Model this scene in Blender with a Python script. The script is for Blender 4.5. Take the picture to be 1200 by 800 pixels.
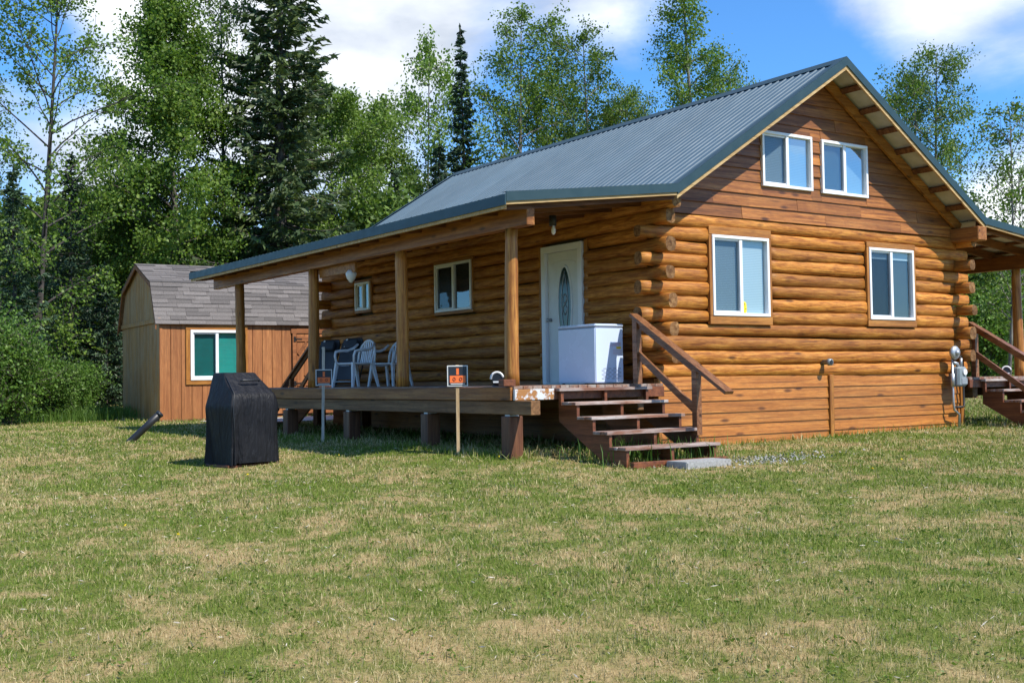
import bpy, bmesh, math, random
import numpy as np
from mathutils import Vector, Matrix

for o in list(bpy.data.objects):
    bpy.data.objects.remove(o)
SC = bpy.context.scene
COL = SC.collection
R = math.radians

# ------------------------------------------------------------------ camera
CAM = Vector((-10.547, -11.921, 1.028))
YAW, PITCH, ROLL, FPX = 0.6007, 0.033, -0.016, 1364.7
FW = Vector((math.sin(YAW), math.cos(YAW), 0)); RT = Vector((math.cos(YAW), -math.sin(YAW), 0))
fw2 = FW * math.cos(PITCH) + Vector((0, 0, math.sin(PITCH)))
up2 = Vector((0, 0, math.cos(PITCH))) - FW * math.sin(PITCH)
rr = RT * math.cos(ROLL) + up2 * math.sin(ROLL)
uu = up2 * math.cos(ROLL) - RT * math.sin(ROLL)
cd = bpy.data.cameras.new('camera'); cam = bpy.data.objects.new('camera', cd); COL.objects.link(cam)
m = Matrix((rr, uu, -fw2)).transposed().to_4x4(); m.translation = CAM
cam.matrix_world = m
cd.sensor_width = 36; cd.lens = FPX / 1200 * 36; cd.clip_end = 3000; cd.clip_start = 0.05
SC.camera = cam

# ------------------------------------------------------------------ light
SUN_TO = Vector((0.30, -0.76, 1.0)).normalized()          # towards the sun
elev = math.asin(SUN_TO.z); azim = math.atan2(SUN_TO.x, SUN_TO.y)
sl = bpy.data.lights.new('sun', 'SUN'); sl.energy = 3.9; sl.angle = R(0.6); sl.color = (1.0, 0.94, 0.84)
sun = bpy.data.objects.new('sun', sl); COL.objects.link(sun)
sun.rotation_euler = (-SUN_TO).to_track_quat('-Z', 'Y').to_euler()
sun.location = (0, 0, 30)
SC.view_settings.view_transform = 'Standard'; SC.view_settings.look = 'None'
SC.view_settings.exposure = 0.76; SC.view_settings.gamma = 1.0

def pixdir(px, py):
    v = fw2 + rr * ((px - 600) / FPX) + uu * ((400 - py) / FPX)
    return v.normalized()

W_ = bpy.data.worlds.new('World'); SC.world = W_; W_.use_nodes = True
nt = W_.node_tree; nt.nodes.clear()
def wn(t, **k):
    n = nt.nodes.new(t)
    for a, b in k.items(): setattr(n, a, b)
    return n
def wl(a, b): nt.links.new(a, b)
sky = wn('ShaderNodeTexSky', sky_type='NISHITA', sun_disc=False)
sky.sun_elevation = elev; sky.sun_rotation = azim; sky.altitude = 300; sky.air_density = 1.0; sky.dust_density = 0.4; sky.ozone_density = 2.2
tc = wn('ShaderNodeTexCoord')
def wmath(op, a, b=None, c=None):
    n = wn('ShaderNodeMath', operation=op)
    for i, v in enumerate((a, b, c)):
        if v is None: continue
        if isinstance(v, (int, float)): n.inputs[i].default_value = v
        else: wl(v, n.inputs[i])
    return n.outputs[0]
# cloud layer: a plane overhead (direction divided by its height), so clouds shrink towards the horizon
sep = wn('ShaderNodeSeparateXYZ'); wl(tc.outputs['Generated'], sep.inputs[0])
mp = wn('ShaderNodeMapping'); mp.inputs['Scale'].default_value = (1, 1, 2.2); mp.inputs['Location'].default_value = (3.1, 1.7, 0.4)
wl(tc.outputs['Generated'], mp.inputs[0])
n1 = wn('ShaderNodeTexNoise'); n1.inputs['Scale'].default_value = 3.0; n1.inputs['Detail'].default_value = 9; n1.inputs['Roughness'].default_value = 0.56
n1.inputs['Distortion'].default_value = 0.25
wl(mp.outputs[0], n1.inputs['Vector'])
cloud = n1.outputs['Fac']
LOBES = [((330, -10), 0.13, 0.34), ((470, 60), 0.07, 0.22), ((180, 0), 0.06, 0.22), ((110, 170), 0.055, 0.26), ((95, 110), 0.035, -0.16), ((20, 40), 0.04, -0.10), ((1120, 5), 0.11, 0.30), ((1200, 235), 0.055, 0.32),
         ((720, 10), 0.10, 0.15), ((620, 150), 0.09, -0.20), ((960, 70), 0.07, -0.14), ((1120, 150), 0.07, -0.22), ((860, 130), 0.08, -0.16), ((140, 330), 0.08, 0.1)]
acc = cloud
for (p, rad, amp) in LOBES:
    d = pixdir(*p)
    vd = wn('ShaderNodeVectorMath', operation='DISTANCE'); wl(tc.outputs['Generated'], vd.inputs[0]); vd.inputs[1].default_value = d
    g = wmath('MULTIPLY', vd.outputs['Value'], 1.0 / rad)
    g = wmath('MULTIPLY', g, g); g = wmath('MULTIPLY', g, -1.0); g = wmath('EXPONENT', g)
    acc = wmath('MULTIPLY_ADD', g, amp, acc)
cr = wn('ShaderNodeMapRange', interpolation_type='SMOOTHSTEP'); wl(acc, cr.inputs[0])
cr.inputs[1].default_value = 0.50; cr.inputs[2].default_value = 0.80
n2 = wn('ShaderNodeTexNoise'); n2.inputs['Scale'].default_value = 7.0; n2.inputs['Detail'].default_value = 8
wl(mp.outputs[0], n2.inputs['Vector'])
ccol = wn('ShaderNodeValToRGB'); wl(n2.outputs['Fac'], ccol.inputs[0])
ccol.color_ramp.elements[0].position = 0.34; ccol.color_ramp.elements[0].color = (2.7, 3.0, 3.5, 1)
ccol.color_ramp.elements[1].position = 0.66; ccol.color_ramp.elements[1].color = (5.6, 5.8, 6.0, 1)
tint = wn('ShaderNodeMixRGB', blend_type='MULTIPLY'); tint.inputs[0].default_value = 1.0
wl(sky.outputs[0], tint.inputs[1]); tint.inputs[2].default_value = (0.33, 0.62, 0.90, 1)
mix = wn('ShaderNodeMixRGB'); wl(cr.outputs[0], mix.inputs[0]); wl(tint.outputs[0], mix.inputs[1]); wl(ccol.outputs[0], mix.inputs[2])
bg = wn('ShaderNodeBackground'); bg.inputs['Strength'].default_value = 0.15; wl(mix.outputs[0], bg.inputs['Color'])
out = wn('ShaderNodeOutputWorld'); wl(bg.outputs[0], out.inputs[0])

# ------------------------------------------------------------------ helpers
class MB:
    def __init__(s): s.v = []; s.f = []
    def add(s, vs, fs):
        b = len(s.v); s.v += [tuple(p) for p in vs]; s.f += [tuple(i + b for i in f) for f in fs]; return s
    def box(s, x0, x1, y0, y1, z0, z1):
        return s.add([(x0,y0,z0),(x1,y0,z0),(x1,y1,z0),(x0,y1,z0),(x0,y0,z1),(x1,y0,z1),(x1,y1,z1),(x0,y1,z1)],
              [(0,3,2,1),(4,5,6,7),(0,1,5,4),(1,2,6,5),(2,3,7,6),(3,0,4,7)])
    def cbox(s, x0, x1, y0, y1, z0, z1, c=0.006):          # box with chamfered edges
        bm = bmesh.new(); bmesh.ops.create_cube(bm, size=1)
        for v in bm.verts: v.co = Vector(((x0+x1)/2+v.co.x*(x1-x0), (y0+y1)/2+v.co.y*(y1-y0), (z0+z1)/2+v.co.z*(z1-z0)))
        bmesh.ops.bevel(bm, geom=bm.edges[:], offset=c, segments=1, affect='EDGES')
        bm.verts.index_update()
        s.add([v.co for v in bm.verts], [[v.index for v in f.verts] for f in bm.faces]); bm.free(); return s
    def beam(s, p0, p1, w, h, up=(0,0,1)):                  # bar from p0 to p1, w across, h along up
        p0 = Vector(p0); p1 = Vector(p1); d = (p1-p0).normalized(); u = Vector(up); sd = d.cross(u).normalized(); u = sd.cross(d)
        q = []
        for p in (p0, p1):
            for a, b in ((-1,-1),(1,-1),(1,1),(-1,1)): q.append(p + sd*(a*w/2) + u*(b*h/2))
        return s.add(q, [(0,1,2,3),(7,6,5,4),(0,4,5,1),(1,5,6,2),(2,6,7,3),(3,7,4,0)])
    def tube(s, pts, rad, n=8, caps=True):
        pts = [Vector(p) for p in pts]
        if not isinstance(rad, (list, tuple)): rad = [rad]*len(pts)
        b = len(s.v); prev = None
        for i, p in enumerate(pts):
            d = (pts[min(i+1, len(pts)-1)] - pts[max(i-1, 0)]).normalized()
            a = Vector((0,0,1)) if abs(d.z) < 0.9 else Vector((1,0,0))
            if prev is not None: a = prev
            sd = d.cross(a)
            if sd.length < 1e-5: sd = d.orthogonal()
            sd.normalize(); u = sd.cross(d).normalized(); prev = u
            for k in range(n):
                t = 2*math.pi*k/n; s.v.append(tuple(p + (sd*math.cos(t) + u*math.sin(t))*rad[i]))
        for i in range(len(pts)-1):
            for k in range(n):
                k2 = (k+1) % n; s.f.append((b+i*n+k, b+i*n+k2, b+(i+1)*n+k2, b+(i+1)*n+k))
        if caps:
            s.f.append(tuple(b+k for k in range(n))[::-1]); s.f.append(tuple(b+(len(pts)-1)*n+k for k in range(n)))
        return s
    def prism(s, poly, axis, a0, a1):                       # polygon (2D) extruded along an axis
        n = len(poly); vs = []
        for a in (a0, a1):
            for (p, q) in poly:
                vs.append({'x': (a,p,q), 'y': (p,a,q), 'z': (p,q,a)}[axis])
        s.add(vs, [tuple(range(n)), tuple(range(2*n-1, n-1, -1))] + [(i, n+i, n+(i+1)%n, (i+1)%n) for i in range(n)]); return s
    def mesh(s, name, smooth=False):
        me = bpy.data.meshes.new(name); me.from_pydata(s.v, [], s.f)
        bm = bmesh.new(); bm.from_mesh(me); bmesh.ops.recalc_face_normals(bm, faces=bm.faces); bm.to_mesh(me); bm.free()
        if smooth: me.polygons.foreach_set('use_smooth', [True]*len(me.polygons))
        me.update(); return me
    def build(s, name, mat, parent=None, smooth=False, **props):
        me = s.mesh(name, smooth); me.materials.append(mat)
        return link(name, me, parent, **props)

def link(name, me, parent=None, loc=None, rot=None, **props):
    o = bpy.data.objects.new(name, me); COL.objects.link(o)
    if parent is not None: o.parent = parent
    if loc is not None: o.location = loc
    if rot is not None: o.rotation_euler = rot
    for k, v in props.items(): o[k] = v
    return o
def thing(name, label, cat, loc=(0,0,0), rz=0, group=None):
    o = bpy.data.objects.new(name, None); COL.objects.link(o); o.empty_display_size = 0.2
    o.location = loc; o.rotation_euler = (0, 0, rz); o['label'] = label; o['category'] = cat
    if group: o['group'] = group
    return o
def tag(o, label, cat, group=None):
    o['label'] = label; o['category'] = cat
    if group: o['group'] = group
    return o
def copy_tree(o, parent=None):
    c = o.copy(); COL.objects.link(c)
    if parent is not None: c.parent = parent
    for ch in list(o.children): copy_tree(ch, c)
    return c
def smooth_angle(o, deg=40):
    me = o.data; me.polygons.foreach_set('use_smooth', [True]*len(me.polygons))
    me.set_sharp_from_angle(angle=R(deg)); return o
def np_mesh(name, V, F, mat, smooth=False):
    me = bpy.data.meshes.new(name); V = np.asarray(V, np.float32); F = np.asarray(F, np.int32); k = F.shape[1]
    me.vertices.add(len(V)); me.vertices.foreach_set('co', V.ravel())
    me.loops.add(F.size); me.loops.foreach_set('vertex_index', F.ravel())
    me.polygons.add(len(F)); me.polygons.foreach_set('loop_start', np.arange(0, F.size, k, dtype=np.int32))
    me.polygons.foreach_set('loop_total', np.full(len(F), k, np.int32))
    if smooth: me.polygons.foreach_set('use_smooth', np.ones(len(F), bool))
    me.update(calc_edges=True); me.materials.append(mat); return me

# ------------------------------------------------------------------ materials
class NM:
    def __init__(s, name):
        s.m = bpy.data.materials.new(name); s.m.use_nodes = True; s.t = s.m.node_tree; s.t.nodes.clear()
        s.out = s.n('ShaderNodeOutputMaterial'); s.b = s.n('ShaderNodeBsdfPrincipled'); s.l(s.b.outputs[0], s.out.inputs[0])
        s.tc = s.n('ShaderNodeTexCoord')
    def n(s, t, **k):
        x = s.t.nodes.new(t)
        for a, b in k.items(): setattr(x, a, b)
        return x
    def l(s, a, b): s.t.links.new(a, b)
    def put(s, v, sock):
        if hasattr(v, 'links') or isinstance(v, bpy.types.NodeSocket): s.l(v, sock)
        else: sock.default_value = v
    def map(s, scale=(1,1,1), loc=(0,0,0), src=None, rot=(0,0,0)):
        q = s.n('ShaderNodeMapping'); q.inputs['Scale'].default_value = scale; q.inputs['Location'].default_value = loc; q.inputs['Rotation'].default_value = rot
        s.l(src or s.tc.outputs['Object'], q.inputs[0]); return q.outputs[0]
    def noise(s, vec, scale, detail=4, rough=0.55, dist=0.0):
        q = s.n('ShaderNodeTexNoise'); s.l(vec, q.inputs['Vector']); q.inputs['Scale'].default_value = scale
        q.inputs['Detail'].default_value = detail; q.inputs['Roughness'].default_value = rough; q.inputs['Distortion'].default_value = dist; return q.outputs['Fac']
    def ramp(s, fac, stops):
        q = s.n('ShaderNodeValToRGB'); s.l(fac, q.inputs[0]); e = q.color_ramp.elements
        while len(e) < len(stops): e.new(0.5)
        for i, (p, c) in enumerate(stops):
            e[i].position = p; e[i].color = (*c, 1) if len(c) == 3 else c
        return q.outputs[0]
    def rng(s, v, a, b, c=0.0, d=1.0):
        q = s.n('ShaderNodeMapRange'); s.l(v, q.inputs[0])
        for i, x in enumerate((a, b, c, d)): q.inputs[i+1].default_value = x
        return q.outputs[0]
    def mix(s, f, a, b, mode='MIX'):
        q = s.n('ShaderNodeMixRGB', blend_type=mode)
        for v, i in ((f, 0), (a, 1), (b, 2)):
            if isinstance(v, bpy.types.NodeSocket): s.l(v, q.inputs[i])
            elif i == 0: q.inputs[0].default_value = v
            else: q.inputs[i].default_value = (*v, 1)
        return q.outputs[0]
    def math(s, op, a, b=0.0):
        q = s.n('ShaderNodeMath', operation=op)
        for i, v in enumerate((a, b)):
            if isinstance(v, bpy.types.NodeSocket): s.l(v, q.inputs[i])
            else: q.inputs[i].default_value = v
        return q.outputs[0]
    def bump(s, h, strength=0.3, dist=0.01):
        q = s.n('ShaderNodeBump'); s.l(h, q.inputs['Height']); q.inputs['Strength'].default_value = strength; q.inputs['Distance'].default_value = dist
        s.l(q.outputs[0], s.b.inputs['Normal'])
    def color(s, c):
        if isinstance(c, bpy.types.NodeSocket): s.l(c, s.b.inputs['Base Color'])
        else: s.b.inputs['Base Color'].default_value = (*c, 1)
    def rough(s, r):
        if isinstance(r, bpy.types.NodeSocket): s.l(r, s.b.inputs['Roughness'])
        else: s.b.inputs['Roughness'].default_value = r
    def rnd(s):
        return s.n('ShaderNodeObjectInfo').outputs['Random']

def plain(name, c, rough=0.6, metal=0.0, var=0.12, scale=6.0, spec=0.5):
    q = NM(name); f = q.noise(q.map(), scale, 6)
    q.color(q.mix(q.rng(f, 0.3, 0.7), tuple(x*(1-var) for x in c), tuple(min(1, x*(1+var)) for x in c)))
    q.rough(q.rng(f, 0.3, 0.7, rough*0.85, min(1, rough*1.15))); q.b.inputs['Metallic'].default_value = metal
    q.b.inputs['Specular IOR Level'].default_value = spec
    return q.m

def wood(name, light, mid, dark, axis='x', fine=22, along=1.1, rough=0.5, knots=True, vary=0.35, grey=None, bump=0.35, spec=0.4):
    q = NM(name); q.b.inputs['Specular IOR Level'].default_value = spec
    sc = {'x': (along, fine, fine), 'y': (fine, along, fine), 'z': (fine, fine, along)}[axis]
    ri = q.rnd()
    off = q.n('ShaderNodeCombineXYZ')
    for i in range(3): q.l(q.math('MULTIPLY', ri, (17.3, 31.7, 53.1)[i]), off.inputs[i])
    va = q.n('ShaderNodeVectorMath', operation='ADD'); q.l(q.tc.outputs['Object'], va.inputs[0]); q.l(off.outputs[0], va.inputs[1])
    src = va.outputs[0]
    g = q.noise(q.map(sc, src=src), 1.0, 7, 0.6, 0.4)
    base = q.ramp(g, [(0.33, dark), (0.49, mid), (0.64, light)])
    sc2 = {'x': (0.7, 3, 3), 'y': (3, 0.7, 3), 'z': (3, 3, 0.7)}[axis]
    p = q.noise(q.map(sc2, src=src), 1.6, 4)
    base = q.mix(q.rng(p, 0.35, 0.7, 0.0, 0.55), base, dark)
    # individual boards differ
    v1 = q.rng(ri, 0, 1, 1-vary, 1+vary*0.55)
    cb = q.n('ShaderNodeCombineXYZ')
    for i in range(3): q.l(v1, cb.inputs[i])
    base = q.mix(1.0, base, cb.outputs[0], 'MULTIPLY')
    if knots:
        sk = {'x': (1.5, 5, 5), 'y': (5, 1.5, 5), 'z': (5, 5, 1.5)}[axis]
        vo = q.n('ShaderNodeTexVoronoi'); q.l(q.map(sk, src=src), vo.inputs['Vector']); vo.inputs['Scale'].default_value = 1.0
        k = q.rng(vo.outputs['Distance'], 0.07, 0.17, 1.0, 0.0)
        base = q.mix(q.math('MULTIPLY', k, 0.9), base, tuple(c*0.35 for c in dark))
    # thin drying cracks
    sc3 = {'x': (0.8, 60, 60), 'y': (60, 0.8, 60), 'z': (60, 60, 0.8)}[axis]
    c3 = q.noise(q.map(sc3, src=src), 1.0, 2)
    base = q.mix(q.rng(c3, 0.62, 0.70, 0.0, 0.8), base, tuple(c*0.45 for c in dark))
    if grey:
        gz_ = q.noise(q.map(sc2, (3,4,5), src=src), 2.3, 6)
        base = q.mix(q.rng(gz_, 0.42, 0.66, 0.0, 0.85), base, grey)
    sc4 = {'x': (7, 110, 110), 'y': (110, 7, 110), 'z': (110, 110, 7)}[axis]
    g2 = q.noise(q.map(sc4, src=src), 1.0, 5, 0.65)
    v2 = q.rng(g2, 0.30, 0.70, 0.66, 1.22); cb2 = q.n('ShaderNodeCombineXYZ')
    for i in range(3): q.l(v2, cb2.inputs[i])
    base = q.mix(1.0, base, cb2.outputs[0], 'MULTIPLY')
    pz = q.noise(q.map(src=src), 5.5, 5, 0.6)
    base = q.mix(q.rng(pz, 0.56, 0.72, 0.0, 0.5), base, dark)
    q.color(base); q.rough(q.rng(g, 0.3, 0.7, rough*1.2, rough*0.85))
    q.bump(q.math('ADD', g, q.math('MULTIPLY', g2, 0.5)), bump, 0.006)
    return q.m

HL, HM, HD = (0.66, 0.295, 0.054), (0.49, 0.186, 0.027), (0.23, 0.068, 0.010)
M = {}
M['log_x'] = wood('log_wood_x', HL, HM, HD, 'x', 30, 2.6, 0.55, vary=0.32, bump=1.0, spec=0.3)
M['log_y'] = wood('log_wood_y', HL, HM, HD, 'y', 30, 2.6, 0.55, vary=0.32, bump=1.0, spec=0.3)
M['log_z'] = wood('log_wood_z', (0.60,0.29,0.065), (0.47,0.195,0.035), HD, 'z', 24, 1.0, 0.45, vary=0.15)
M['log_end'] = wood('log_end_grain', (0.40,0.22,0.085), (0.26,0.125,0.042), (0.10,0.042,0.014), 'y', 14, 14, 0.85, vary=0.45)
M['siding'] = wood('siding_stain', (0.56,0.235,0.048), (0.48,0.180,0.032), (0.30,0.098,0.016), 'x', 26, 0.8, 0.5, vary=0.16, bump=0.2)
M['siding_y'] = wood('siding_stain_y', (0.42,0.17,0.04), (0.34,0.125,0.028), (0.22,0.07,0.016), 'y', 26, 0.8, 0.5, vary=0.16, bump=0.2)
M['gable'] = wood('gable_board', (0.48,0.195,0.042), (0.36,0.130,0.024), (0.15,0.045,0.010), 'x', 26, 0.8, 0.5, vary=0.36, bump=0.25)
M['trim'] = wood('trim_board', (0.52,0.235,0.05), (0.42,0.170,0.03), (0.24,0.085,0.016), 'z', 24, 0.9, 0.5, vary=0.12, bump=0.2)
M['trim_x'] = wood('trim_board_x', (0.52,0.235,0.05), (0.42,0.170,0.03), (0.24,0.085,0.016), 'x', 24, 0.9, 0.5, vary=0.12, bump=0.2)
M['raw'] = wood('raw_lumber', (0.60,0.42,0.20), (0.52,0.35,0.15), (0.38,0.23,0.09), 'x', 20, 1.5, 0.65, vary=0.12)
M['beam_y'] = wood('beam_wood_y', (0.46,0.19,0.040), (0.34,0.125,0.023), (0.18,0.060,0.012), 'y', 22, 0.8, 0.5, vary=0.2)
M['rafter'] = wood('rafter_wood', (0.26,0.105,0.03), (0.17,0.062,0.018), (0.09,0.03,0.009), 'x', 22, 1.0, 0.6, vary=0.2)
M['deck'] = wood('deck_stain', (0.36,0.20,0.12), (0.27,0.12,0.06), (0.14,0.05,0.03), 'y', 26, 0.8, 0.55, vary=0.22, grey=(0.36,0.33,0.29))
M['stair'] = wood('stair_stain', (0.26,0.090,0.036), (0.20,0.066,0.028), (0.11,0.036,0.016), 'y', 20, 1.0, 0.45, knots=False, vary=0.12, bump=0.15)
M['tread'] = wood('tread_worn', (0.38,0.22,0.15), (0.26,0.12,0.075), (0.12,0.045,0.03), 'x', 26, 0.7, 0.55, vary=0.2, grey=(0.50,0.46,0.43))
M['rail'] = wood('rail_stain', (0.34,0.165,0.075), (0.25,0.105,0.045), (0.13,0.05,0.02), 'y', 22, 0.8, 0.35, vary=0.12)
M['dark_beam'] = wood('treated_beam', (0.28,0.145,0.055), (0.21,0.100,0.036), (0.11,0.05,0.018), 'y', 20, 0.8, 0.6, vary=0.15)
M['pier'] = wood('pier_wood', (0.23,0.105,0.05), (0.17,0.068,0.032), (0.09,0.033,0.016), 'z', 20, 0.9, 0.55, vary=0.2)
M['skirt'] = plain('skirt_shadow', (0.035, 0.025, 0.018), 0.9)
M['inner'] = plain('inner_wall', (0.10, 0.085, 0.07), 0.9)
M['vinyl'] = plain('white_vinyl', (0.80, 0.81, 0.82), 0.35, var=0.04)
M['white_door'] = plain('door_paint', (0.70, 0.72, 0.70), 0.4, var=0.05)
M['flaking'] = None
M['black'] = plain('black_plastic', (0.018, 0.019, 0.022), 0.45)
M['black_metal'] = plain('black_iron', (0.02, 0.018, 0.017), 0.5, 0.2)
M['galv'] = plain('grey_metal', (0.42, 0.44, 0.46), 0.42, 0.6)
M['meter'] = plain('meter_paint', (0.22, 0.26, 0.28), 0.45, 0.1)
M['white_plastic'] = plain('white_resin', (0.74, 0.76, 0.78), 0.4, var=0.05)
M['enamel'] = plain('white_enamel', (0.58, 0.68, 0.85), 0.28, var=0.03, scale=2)
M['yellow'] = plain('yellow_label', (0.75, 0.58, 0.02), 0.5)
M['pink'] = plain('label_print', (0.55, 0.35, 0.42), 0.5)
M['vent'] = plain('vent_slot', (0.20, 0.22, 0.27), 0.6)
M['orange'] = plain('orange_print', (0.80, 0.16, 0.03), 0.5, var=0.05)
M['orange_dark'] = plain('dark_print', (0.25, 0.04, 0.015), 0.5)
M['signblack'] = plain('sign_black', (0.014, 0.018, 0.026), 0.45)
M['signwhite'] = plain('sign_white', (0.66, 0.66, 0.64), 0.5, var=0.06)
M['stake'] = wood('stake_lath', (0.62,0.47,0.29), (0.52,0.37,0.20), (0.36,0.23,0.11), 'z', 18, 1.2, 0.7, vary=0.1)
M['stake_grey'] = wood('weathered_stake', (0.72,0.66,0.56), (0.62,0.55,0.45), (0.42,0.35,0.27), 'z', 18, 1.2, 0.7, vary=0.1)
M['teal_cloth'] = plain('teal_curtain', (0.010, 0.27, 0.23), 0.8)
M['concrete'] = plain('concrete', (0.30, 0.30, 0.29), 0.85, var=0.3, scale=30)
M['sling'] = plain('sling_fabric', (0.022, 0.026, 0.036), 0.6)

def flaking():
    q = NM('flaking_paint'); f = q.noise(q.map((1, 1, 1)), 7, 6, 0.6)
    q.color(q.mix(q.rng(f, 0.47, 0.52), (0.36, 0.16, 0.045), (0.62, 0.63, 0.64))); q.rough(0.6); return q.m
M['flaking'] = flaking()

def metal_roof():
    q = NM('painted_steel_roof')
    f = q.noise(q.map((0.5, 0.5, 0.5)), 3, 5)
    st = q.noise(q.map((3, 18, 3)), 1, 3)
    q.color(q.mix(q.rng(f, 0.3, 0.7), (0.070, 0.118, 0.155), (0.085, 0.135, 0.172)))
    pv = q.rng(q.rnd(), 0, 1, 0.90, 1.10); cbp = q.n('ShaderNodeCombineXYZ')
    for i in range(3): q.l(pv, cbp.inputs[i])
    q.color(q.mix(1.0, q.mix(q.rng(f, 0.3, 0.7), (0.068, 0.115, 0.150), (0.088, 0.138, 0.175)), cbp.outputs[0], 'MULTIPLY'))
    q.b.inputs['Specular IOR Level'].default_value = 0.22
    q.rough(q.rng(st, 0.3, 0.7, 0.42, 0.55)); return q.m
M['roof'] = metal_roof()
M['flash'] = plain('dark_teal_trim', (0.026, 0.055, 0.066), 0.45, 0.0, var=0.10, spec=0.3)
M['liner'] = plain('steel_underside', (0.50, 0.48, 0.42), 0.6, 0.1)

def glass(name, tint, refl=1.0, rough=0.0):
    q = NM(name); q.t.nodes.remove(q.b)
    tr = q.n('ShaderNodeBsdfTransparent'); tr.inputs[0].default_value = (*tint, 1)
    gl = q.n('ShaderNodeBsdfGlossy'); gl.inputs['Roughness'].default_value = rough; gl.inputs[0].default_value = (0.92, 0.95, 1, 1)
    lw = q.n('ShaderNodeLayerWeight'); lw.inputs[0].default_value = 0.5
    fr = q.n('ShaderNodeMath', operation='MULTIPLY_ADD'); q.l(q.math('POWER', lw.outputs['Facing'], 4.0), fr.inputs[0]); fr.inputs[1].default_value = 0.95; fr.inputs[2].default_value = 0.05
    nz = q.noise(q.map((1, 1, 1)), 1.6, 2)
    bp = q.n('ShaderNodeBump'); bp.inputs['Strength'].default_value = 0.06; bp.inputs['Distance'].default_value = 0.05; q.l(nz, bp.inputs['Height']); q.l(bp.outputs[0], gl.inputs['Normal'])
    mx = q.n('ShaderNodeMixShader'); q.l(q.math('MULTIPLY', q.math('ADD', fr.outputs[0], 0.06), refl), mx.inputs[0])
    q.l(tr.outputs[0], mx.inputs[1]); q.l(gl.outputs[0], mx.inputs[2]); q.l(mx.outputs[0], q.out.inputs[0]); return q.m
M['glass'] = glass('window_glass', (0.92, 0.96, 0.96), 1.0)
M['glass_coated'] = glass('coated_window_glass', (0.7, 0.8, 0.8), 2.9)
M['screen'] = glass('insect_screen', (0.62, 0.65, 0.68), 0.15, 0.4)

def blind_mat():
    q = NM('blind_slats'); w = q.n('ShaderNodeTexWave', wave_type='BANDS', bands_direction='Z'); q.l(q.map(), w.inputs[0]); w.inputs['Scale'].default_value = 13
    q.color(q.mix(q.rng(w.outputs['Fac'], 0.0, 0.35), (0.24, 0.31, 0.35), (0.36, 0.46, 0.51))); q.rough(0.6); return q.m
M['blind'] = blind_mat()
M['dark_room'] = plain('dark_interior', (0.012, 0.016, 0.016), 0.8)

# ground colours: the same patch pattern drives the soil sheet and the blades
def patch(q):
    sp = q.n('ShaderNodeSeparateXYZ'); g = q.n('ShaderNodeNewGeometry'); q.l(g.outputs['Position'], sp.inputs[0])
    cb = q.n('ShaderNodeCombineXYZ'); q.l(sp.outputs[0], cb.inputs[0]); q.l(sp.outputs[1], cb.inputs[1])
    mp1 = q.map((1, 1, 1), (5.2, 8.1, 0), src=cb.outputs[0])
    a = q.noise(mp1, 0.75, 5, 0.62, 0.6); b = q.noise(mp1, 3.6, 5, 0.65, 0.4)
    return q.math('ADD', q.math('MULTIPLY', a, 0.55), q.math('MULTIPLY', b, 0.45)), cb.outputs[0], g
def ground_mat():
    q = NM('lawn_soil'); p, v, g = patch(q)
    fine = q.noise(q.map((1,1,1), src=v), 38, 5, 0.65)
    green = q.mix(q.rng(fine, 0.3, 0.7), (0.075, 0.095, 0.018), (0.17, 0.19, 0.042))
    straw = q.mix(q.rng(fine, 0.3, 0.7), (0.24, 0.165, 0.07), (0.44, 0.33, 0.16))
    q.color(q.mix(q.rng(p, 0.468, 0.585), green, straw)); q.rough(0.95); q.b.inputs['Specular IOR Level'].default_value = 0.1
    q.bump(fine, 0.6, 0.03); return q.m
M['ground'] = ground_mat()
def grass_mat():
    q = NM('grass_blades'); p, v, g = patch(q); ri = g.outputs['Random Per Island']
    green = q.ramp(ri, [(0.0, (0.070, 0.130, 0.010)), (0.5, (0.155, 0.235, 0.022)), (1.0, (0.30, 0.35, 0.055))])
    straw = q.ramp(ri, [(0.0, (0.22, 0.14, 0.055)), (0.5, (0.47, 0.36, 0.165)), (1.0, (0.62, 0.53, 0.29))])
    f = q.rng(q.math('ADD', p, q.math('MULTIPLY', q.math('SUBTRACT', ri, 0.5), 0.24)), 0.478, 0.585)
    q.color(q.mix(f, green, straw)); q.rough(0.6); q.b.inputs['Specular IOR Level'].default_value = 0.25
    df = q.b; tl = q.n('ShaderNodeBsdfTranslucent'); q.l(q.mix(f, green, straw), tl.inputs[0])
    mx = q.n('ShaderNodeMixShader'); mx.inputs[0].default_value = 0.3; q.l(df.outputs[0], mx.inputs[1]); q.l(tl.outputs[0], mx.inputs[2]); q.l(mx.outputs[0], q.out.inputs[0]); return q.m
M['grass'] = grass_mat()
def gravel_mat():
    q = NM('gravel'); f = q.noise(q.map(), 25, 6, 0.7); q.color(q.mix(q.rng(f, 0.35, 0.65), (0.26, 0.25, 0.235), (0.50, 0.49, 0.47))); q.rough(0.95); q.bump(f, 0.6, 0.03); return q.m
M['gravel'] = gravel_mat()
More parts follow.
